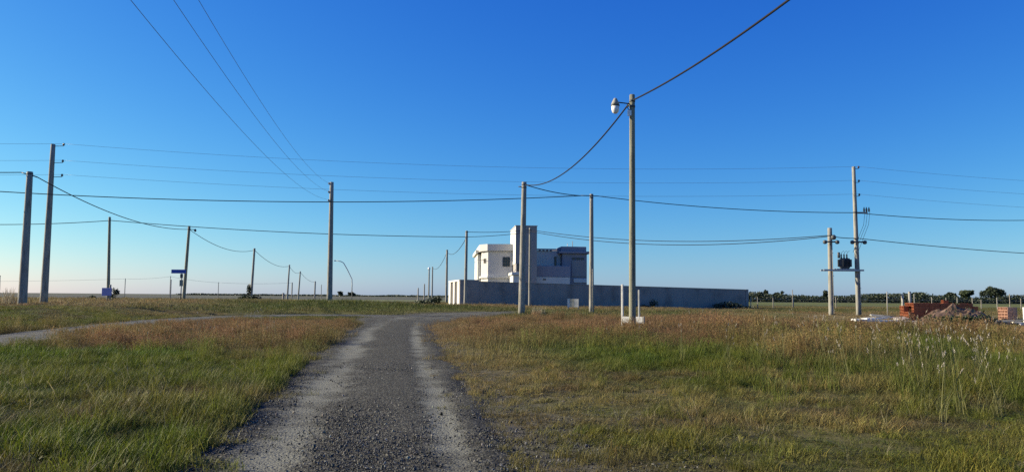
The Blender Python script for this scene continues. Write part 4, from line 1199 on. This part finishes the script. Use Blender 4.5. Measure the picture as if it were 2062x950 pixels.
# low board on two posts by the nearest pole
hx, hy = 4.02, 28.0
hf = flat_sign('board_frame', 'white post frame with low cross board behind the nearest pole', 'frame', hx, hy, R(-28))
hf.scale = (1.13, 1, 1)
MB().bevel_box(-0.034, 0.034, -0.034, 0.034, -0.3, 1.80, 0.01).build('post', M['white_paint'], hf)
MB().bevel_box(0.53, 0.585, -0.03, 0.03, -0.3, 1.60, 0.01).build('post', M['grey_panel'], hf)
MB().bevel_box(0.05, 0.70, -0.10, -0.05, 0.42, 0.64, 0.008).build('cross_board', M['white_paint'], hf)
MB().bevel_box(0.705, 0.76, -0.11, -0.04, 0.40, 0.66, 0.008).build('board_end', M['post_wood'], hf)
# panel on two legs before the wall
lx, ly = 4.65, 64.0
lb_ = flat_sign('low_panel', 'low pale panel on two legs in front of the grey wall', 'panel', lx, ly, R(-24))
lb_.scale = (1.08, 1, 1)
for dx in (0.05, 0.86):
    MB().bevel_box(dx - 0.04, dx + 0.04, -0.03, 0.03, -0.3, 0.95, 0.01).build('leg', M['post_pale'], lb_)
MB().bevel_box(0.0, 0.20, -0.08, -0.034, 0.28, 0.98, 0.01).build('panel', M['white_paint'], lb_)
MB().bevel_box(0.21, 0.55, -0.08, -0.034, 0.28, 0.95, 0.01).build('panel', M['tan_panel'], lb_)
MB().bevel_box(0.56, 0.92, -0.08, -0.034, 0.28, 0.95, 0.01).build('panel', M['grey_panel'], lb_)

# ------------------------------------------------------------------ shrubs
def shrub(name, label, x, y, lobes, n, leaf, mat='leaf_bush', seed=1, group=None):
    t = thing(name, label, 'shrub', (x, y, tz(x, y)), 0, group)
    mb = MB()
    for (a, b_, c_, rr, hh) in lobes:
        mb.tube([(a * 0.3, b_ * 0.3, -0.1), (a * 0.6, b_ * 0.6, c_ * 0.5), (a, b_, c_)], [0.03, 0.02, 0.008], 5)
    mb.build('stem', M['bark'], t)
    cloud_obj('foliage', *leaf_cloud(n, crown_pts(lobes), leaf, seed), M[mat], t)
    return t
shrub('shrub', 'dark shrub with upright column beside the first far pole', -36.5, 107, [(0, 0, 0.5, 1.2, 0.5), (-1.0, 0, 0.3, 0.8, 0.35), (1.2, 0, 0.4, 0.7, 0.45), (0.1, 0, 1.4, 0.35, 0.8), (0.15, 0, 2.0, 0.3, 0.5)], 1100, 0.13, 'leaf_dark', 3)
shrub('shrub', 'small rounded shrub right of the violet sign', -33.4, 65, [(0, 0, 0.85, 0.35, 0.28), (-0.2, 0, 0.4, 0.3, 0.3), (0.15, 0, 0.7, 0.25, 0.3)], 320, 0.08, 'leaf_dark', 4)
shrub('shrub', 'dark bush at the foot of the wall gate', -8.4, 82, [(0, 0, 0.5, 0.8, 0.5), (-1.1, 0, 0.35, 0.8, 0.35), (0.6, 0.3, 0.7, 0.5, 0.45)], 800, 0.10, 'leaf_dark', 5)
shrub('shrub', 'low dark bush against the right end of the grey wall', 23.6, 84.4, [(0, 0, 0.4, 1.0, 0.45), (-1.0, 0, 0.3, 0.7, 0.3), (0.9, 0, 0.35, 0.8, 0.35), (2.0, -0.2, 0.15, 0.9, 0.2)], 1000, 0.10, 'leaf_dark', 6)
shrub('shrub', 'small dark weed bush midway along the grey wall', 15.2, 82.6, [(0, 0, 0.45, 0.5, 0.5), (-1.2, 0, 0.15, 0.8, 0.2)], 420, 0.09, 'leaf_dark', 7)
shrub('shrub', 'tiny dark scrub on the far field left of the violet sign', -76.0, 140, [(0, 0, 0.4, 0.8, 0.4)], 220, 0.15, 'leaf_dark', 8)

def reeds(label, x, y, n, h, seed):
    V, F = blades(n * 3, h * 0.5, h, 0.45, 0.022, 0.45, seed, 4)
    me = bpy.data.meshes.new('reed_tuft'); me.from_pydata(V, [], F); me.materials.append(M['reed']); me.update()
    t = bpy.data.objects.new('reed_tuft', me); col.objects.link(t); t.location = (x, y, tz(x, y))
    tag(t, label, 'reeds')
reeds('dry reed tuft left of the two leaning concrete poles', -30.2, 46.5, 30, 1.25, 5)
reeds('dry pale grass tuft at the foot of the thick concrete pole', 1.6, 46.8, 26, 0.75, 6)

# ------------------------------------------------------------------ fence along the right field
fence = thing('wire_fence', 'wire fence on pale posts across the right field', 'fence', (0, 0, 0))
post_xy = [(26.8, 86.5, 1.35), (29.0, 91, 1.35), (31.5, 93, 1.3), (36.5, 100, 1.3), (42.0, 100, 1.5), (49.0, 97, 1.7), (50.6, 97, 1.9), (52.8, 97, 1.5), (54.6, 97, 1.5), (56.0, 97, 1.45), (57.9, 97, 1.5),
           (59.0, 97, 1.2), (61.0, 97, 1.5), (62.6, 97, 2.0), (64.0, 97, 1.4), (65.6, 97, 2.35), (66.8, 97, 1.3), (68.8, 97, 1.6)]
for i, (x, y, h) in enumerate(post_xy):
    z = tz(x, y)
    o = MB().bevel_box(-0.042, 0.042, -0.042, 0.042, -0.3, h, 0.012).build('post', M['post_wood' if i % 3 else 'post_pale'], fence)
    o.location = (x, y, z)
for hh in (0.35, 0.75, 1.1):
    pts = [(x, y - 0.06, tz(x, y) + hh) for x, y, h in post_xy]
    MB().tube(pts, 0.012, 4).build('wire', M['wire'], fence)
FPO = 'stout posts near the brick stack'
for lb, x, y, zt, rad, mt in (('thin tall pole on the field between wall end and transformer', 36.4, 100, 2.55, 0.06, 'post_wood'),
                              ('thick grey post rising just left of the brick stack', 27.35, 54.0, 1.75, 0.085, 'post_pale'),
                              ('thick pale post rising behind the orange end of the brick stack', 27.75, 53.8, 1.95, 0.12, 'concrete'),
                              ('thin grey post left of the brick stack and nearer the transformer', 27.0, 55.5, 1.95, 0.04, 'post_pale')):
    z = tz(x, y)
    t = thing('field_post', lb, 'post', (x, y, z), 0, FPO)
    MB().tube([(0, 0, -0.3), (0, 0, zt - z)], [rad, rad * 0.85], 8).build('shaft', M[mt], t)
    MB().lathe([(rad, 0), (rad * 0.7, 0.04)], 8, (0, 0, zt - z - 0.01)).build('cap', M['steel'], t)

# ------------------------------------------------------------------ building materials on the right
BL, BW, BH = 0.33, 0.29, 0.185
def brick_mesh(mat, name):
    """hollow brick: six through holes shown as recesses on both ends"""
    mb = MB()
    mb.box(0, BL - 0.012, 0, BW - 0.012, 0.0, 0.016).box(0, BL - 0.012, 0, BW - 0.012, BH - 0.022, BH - 0.006)
    for yy in (0, (BW - 0.012) / 2 - 0.008, BW - 0.028):
        mb.box(0.001, BL - 0.013, yy + 0.0005, yy + 0.016, 0.0165, BH - 0.0225)
    mb.box(0.03, BL - 0.042, 0.017, BW - 0.03, BH / 2 - 0.012, BH / 2 + 0.004)
    me = bpy.data.meshes.new(name); me.from_pydata(mb.v, [], mb.f); me.materials.append(mat); me.update()
    return me
bm_red = brick_mesh(M['brick'], 'brick'); bm_pale = brick_mesh(M['pale_brick'], 'brick')
def brick_stack(label, x, y, nx, ny, nz, mesh, rz, heights=None):
    z = tz(x, y)
    t = thing('brick_stack', label, 'bricks', (x, y, z), rz)
    rr = random.Random(int(x * 100))
    for i in range(nx):
        for j in range(ny):
            top = heights(i, j) if heights else nz
            for k in range(top):
                inner = 0 < i < nx - 1 and 0 < j < ny - 1 and k < top - 1
                if inner: continue
                o = bpy.data.objects.new('brick', mesh); col.objects.link(o); o.parent = t
                o.location = (i * BL + rr.uniform(-.008, .008), j * BW + rr.uniform(-.012, .012), k * BH)
                o.rotation_euler = (0, 0, rr.uniform(-.02, .02))
    return t
def bh(i, j):
    if i == 0: return 4 if j < 2 else 6
    if i == 13: return 4
    if i == 12: return 6
    if i == 7 and j == 1: return 8
    return 7
brick_stack('long stack of orange hollow bricks behind the soil heap', 24.75, 48.2, 14, 4, 7, bm_red, R(-2), bh)
brick_stack('small pinkish stack of pale bricks at the right picture edge', 31.0, 48.3, 2, 3, 6, bm_pale, R(4))

def heap(name, label, cat, x, y, rx, ry, h, mat, seed, n=40):
    z = tz(x, y)
    t = thing(name, label, cat, (x, y, z))
    u = np.linspace(-1, 1, n); U, W = np.meshgrid(u, u)
    rr = np.hypot(U, W)
    prof = np.clip(1 - rr, 0, 1) ** 0.8
    Z = h * prof * (0.55 + 0.9 * fbm(U * 3 + seed, W * 3, 0.9, seed)) + 0.09 * (fbm(U * 12, W * 12, 1.0, seed + 3) - 0.5) * (prof > 0.02) - 0.12 * (prof < 0.03)
    V = np.stack([U.ravel() * rx, W.ravel() * ry, Z.ravel()], 1)
    ii = np.arange(n * n).reshape(n, n)
    q = np.stack([ii[:-1, :-1], ii[:-1, 1:], ii[1:, 1:], ii[1:, :-1]], -1).reshape(-1)
    o = bpy.data.objects.new('soil', np_mesh('soil', V, q, 4, mat, False)); col.objects.link(o); o.parent = t
    return t, V
sh, SV = heap('soil_heap', 'brown soil heap overgrown with green weeds before the bricks', 'heap', 26.3, 45.6, 2.7, 1.7, 1.2, M['soil'], 3)
k = (SV[:, 2] > 0.0) & (SV[:, 1] < 0.1)
cand = SV[k]; r = np.random.default_rng(5)
w_ = np.exp(-((cand[:, 0] + 0.2) / 1.3) ** 2) * (cand[:, 2] < 0.5) + 0.015
pk = cand[r.choice(len(cand), 1500, p=w_ / w_.sum())] + r.normal(0, 0.05, (1500, 3)) * np.array([1, 1, 0])
def heap_leaf(r, n):
    i = r.integers(0, len(pk), n)
    return pk[i] + r.normal(0, 0.05, (n, 3)) + np.array([0, -0.03, 0.10])
wd = cloud_obj('weeds', *leaf_cloud(1700, heap_leaf, 0.055, 8), M['leaf_bush'], sh)
wd['kind'] = 'stuff'

def slab(name, label, cat, x, y, z, lx, ly, lz, rz, mat, tilt=(0, 0), group=None):
    """sawn board or slab with slightly uneven corners"""
    rr = random.Random(label)
    j = lambda s: rr.uniform(-s, s)
    vs = [(sx * lx / 2 + j(lx * 0.02), sy * ly / 2 + j(ly * 0.06), sz * lz / 2 + j(lz * 0.1)) for sz in (-1, 1) for sx, sy in ((-1, -1), (1, -1), (1, 1), (-1, 1))]
    o = MB().add(vs, [(0, 3, 2, 1), (4, 5, 6, 7), (0, 1, 5, 4), (1, 2, 6, 5), (2, 3, 7, 6), (3, 0, 4, 7)]).build(name, mat)
    o.location = (x, y, z); o.rotation_euler = (tilt[0], tilt[1], rz)
    return tag(o, label, cat, group)
WB = 'white boards heaped by the transformer pole'
gz_ = tz(23.6, 49.5)
slab('white_board', 'longest white board at the bottom, pointing toward the wall', 'board', 22.9, 48.7, gz_ + 0.16, 2.6, 0.9, 0.10, R(-6), M['white_paint'], (0.02, 0.02), WB)
slab('white_board', 'white board crossing over the longest one by the transformer pole', 'board', 23.2, 49.0, gz_ + 0.30, 1.9, 0.7, 0.09, R(8), M['white_paint'], (0.0, -0.05), WB)
slab('white_board', 'short white board on top of the board heap', 'board', 23.4, 49.1, gz_ + 0.43, 1.1, 0.6, 0.10, R(-14), M['post_pale'], (0.06, 0.08), WB)
slab('white_board', 'white board lying nearest the brick stack', 'board', 24.3, 47.6, gz_ + 0.13, 1.3, 0.45, 0.16, R(-10), M['white_paint'], (0.0, 0.05), WB)
slab('grey_slab', 'dark grey slab between the white boards and the bricks', 'slab', 24.5, 48.4, gz_ + 0.22, 0.9, 0.7, 0.22, R(20), M['rubble'], (0.12, -0.1))
def lump(label, x, y, s, mat, seed, name='rubble_block', group='rubble lumps lying right of the bricks'):
    r = np.random.default_rng(seed)
    src = stone_proto(seed)
    o = bpy.data.objects.new(name, src.data); bpy.data.objects.remove(src)
    o.data.materials.clear(); o.data.materials.append(mat)
    col.objects.link(o); o.location = (x, y, tz(x, y) + s[2] * 0.4); o.scale = s; o.rotation_euler = (r.random(), r.random() * .3, r.random() * 6)
    tag(o, label, 'rubble', group)
lump('small pale lump by the white boards near the bricks', 24.9, 47.3, (0.14, 0.12, 0.12), M['rubble'], 21)
lump('pale ochre block at the foot of the orange bricks', 24.55, 47.0, (0.30, 0.16, 0.16), M['board'], 22)
lump('white rubble lump below the orange brick corner', 24.3, 45.4, (0.26, 0.18, 0.16), M['white_paint'], 23)
lump('first grey rubble lump right of the soil heap', 28.3, 46.0, (0.30, 0.22, 0.16), M['rubble'], 24)
lump('white rubble lump in the debris right of the soil heap', 28.7, 45.2, (0.22, 0.2, 0.12), M['white_paint'], 25)
lump('dark rubble lump in the debris right of the soil heap', 29.5, 46.0, (0.4, 0.26, 0.16), M['soil'], 26)
lump('grey rubble lump next to the pale planks', 30.1, 45.6, (0.32, 0.2, 0.14), M['rubble'], 27)
DP = 'planks in the debris by the right edge'
gz2 = tz(29.8, 46.5)
slab('plank', 'long pale plank behind the rubble at the right edge', 'plank', 30.2, 47.4, gz2 + 0.26, 3.6, 0.22, 0.06, R(3), M['board'], (0.0, -0.02), DP)
slab('plank', 'wide pale plank before the rubble at the right edge', 'plank', 30.9, 46.0, gz2 + 0.16, 2.2, 0.3, 0.07, R(-7), M['board'], (0.05, 0.03), DP)
slab('plank', 'dark plank lying on the rubble at the right edge', 'plank', 29.6, 46.2, gz2 + 0.22, 2.0, 0.24, 0.06, R(11), M['post_wood'], (0.1, 0.02), DP)
slab('white_sheet', 'white upright sheet cut by the right picture edge', 'sheet', 31.75, 47.6, gz2 + 0.55, 0.16, 0.5, 1.0, R(4), M['white_paint'])
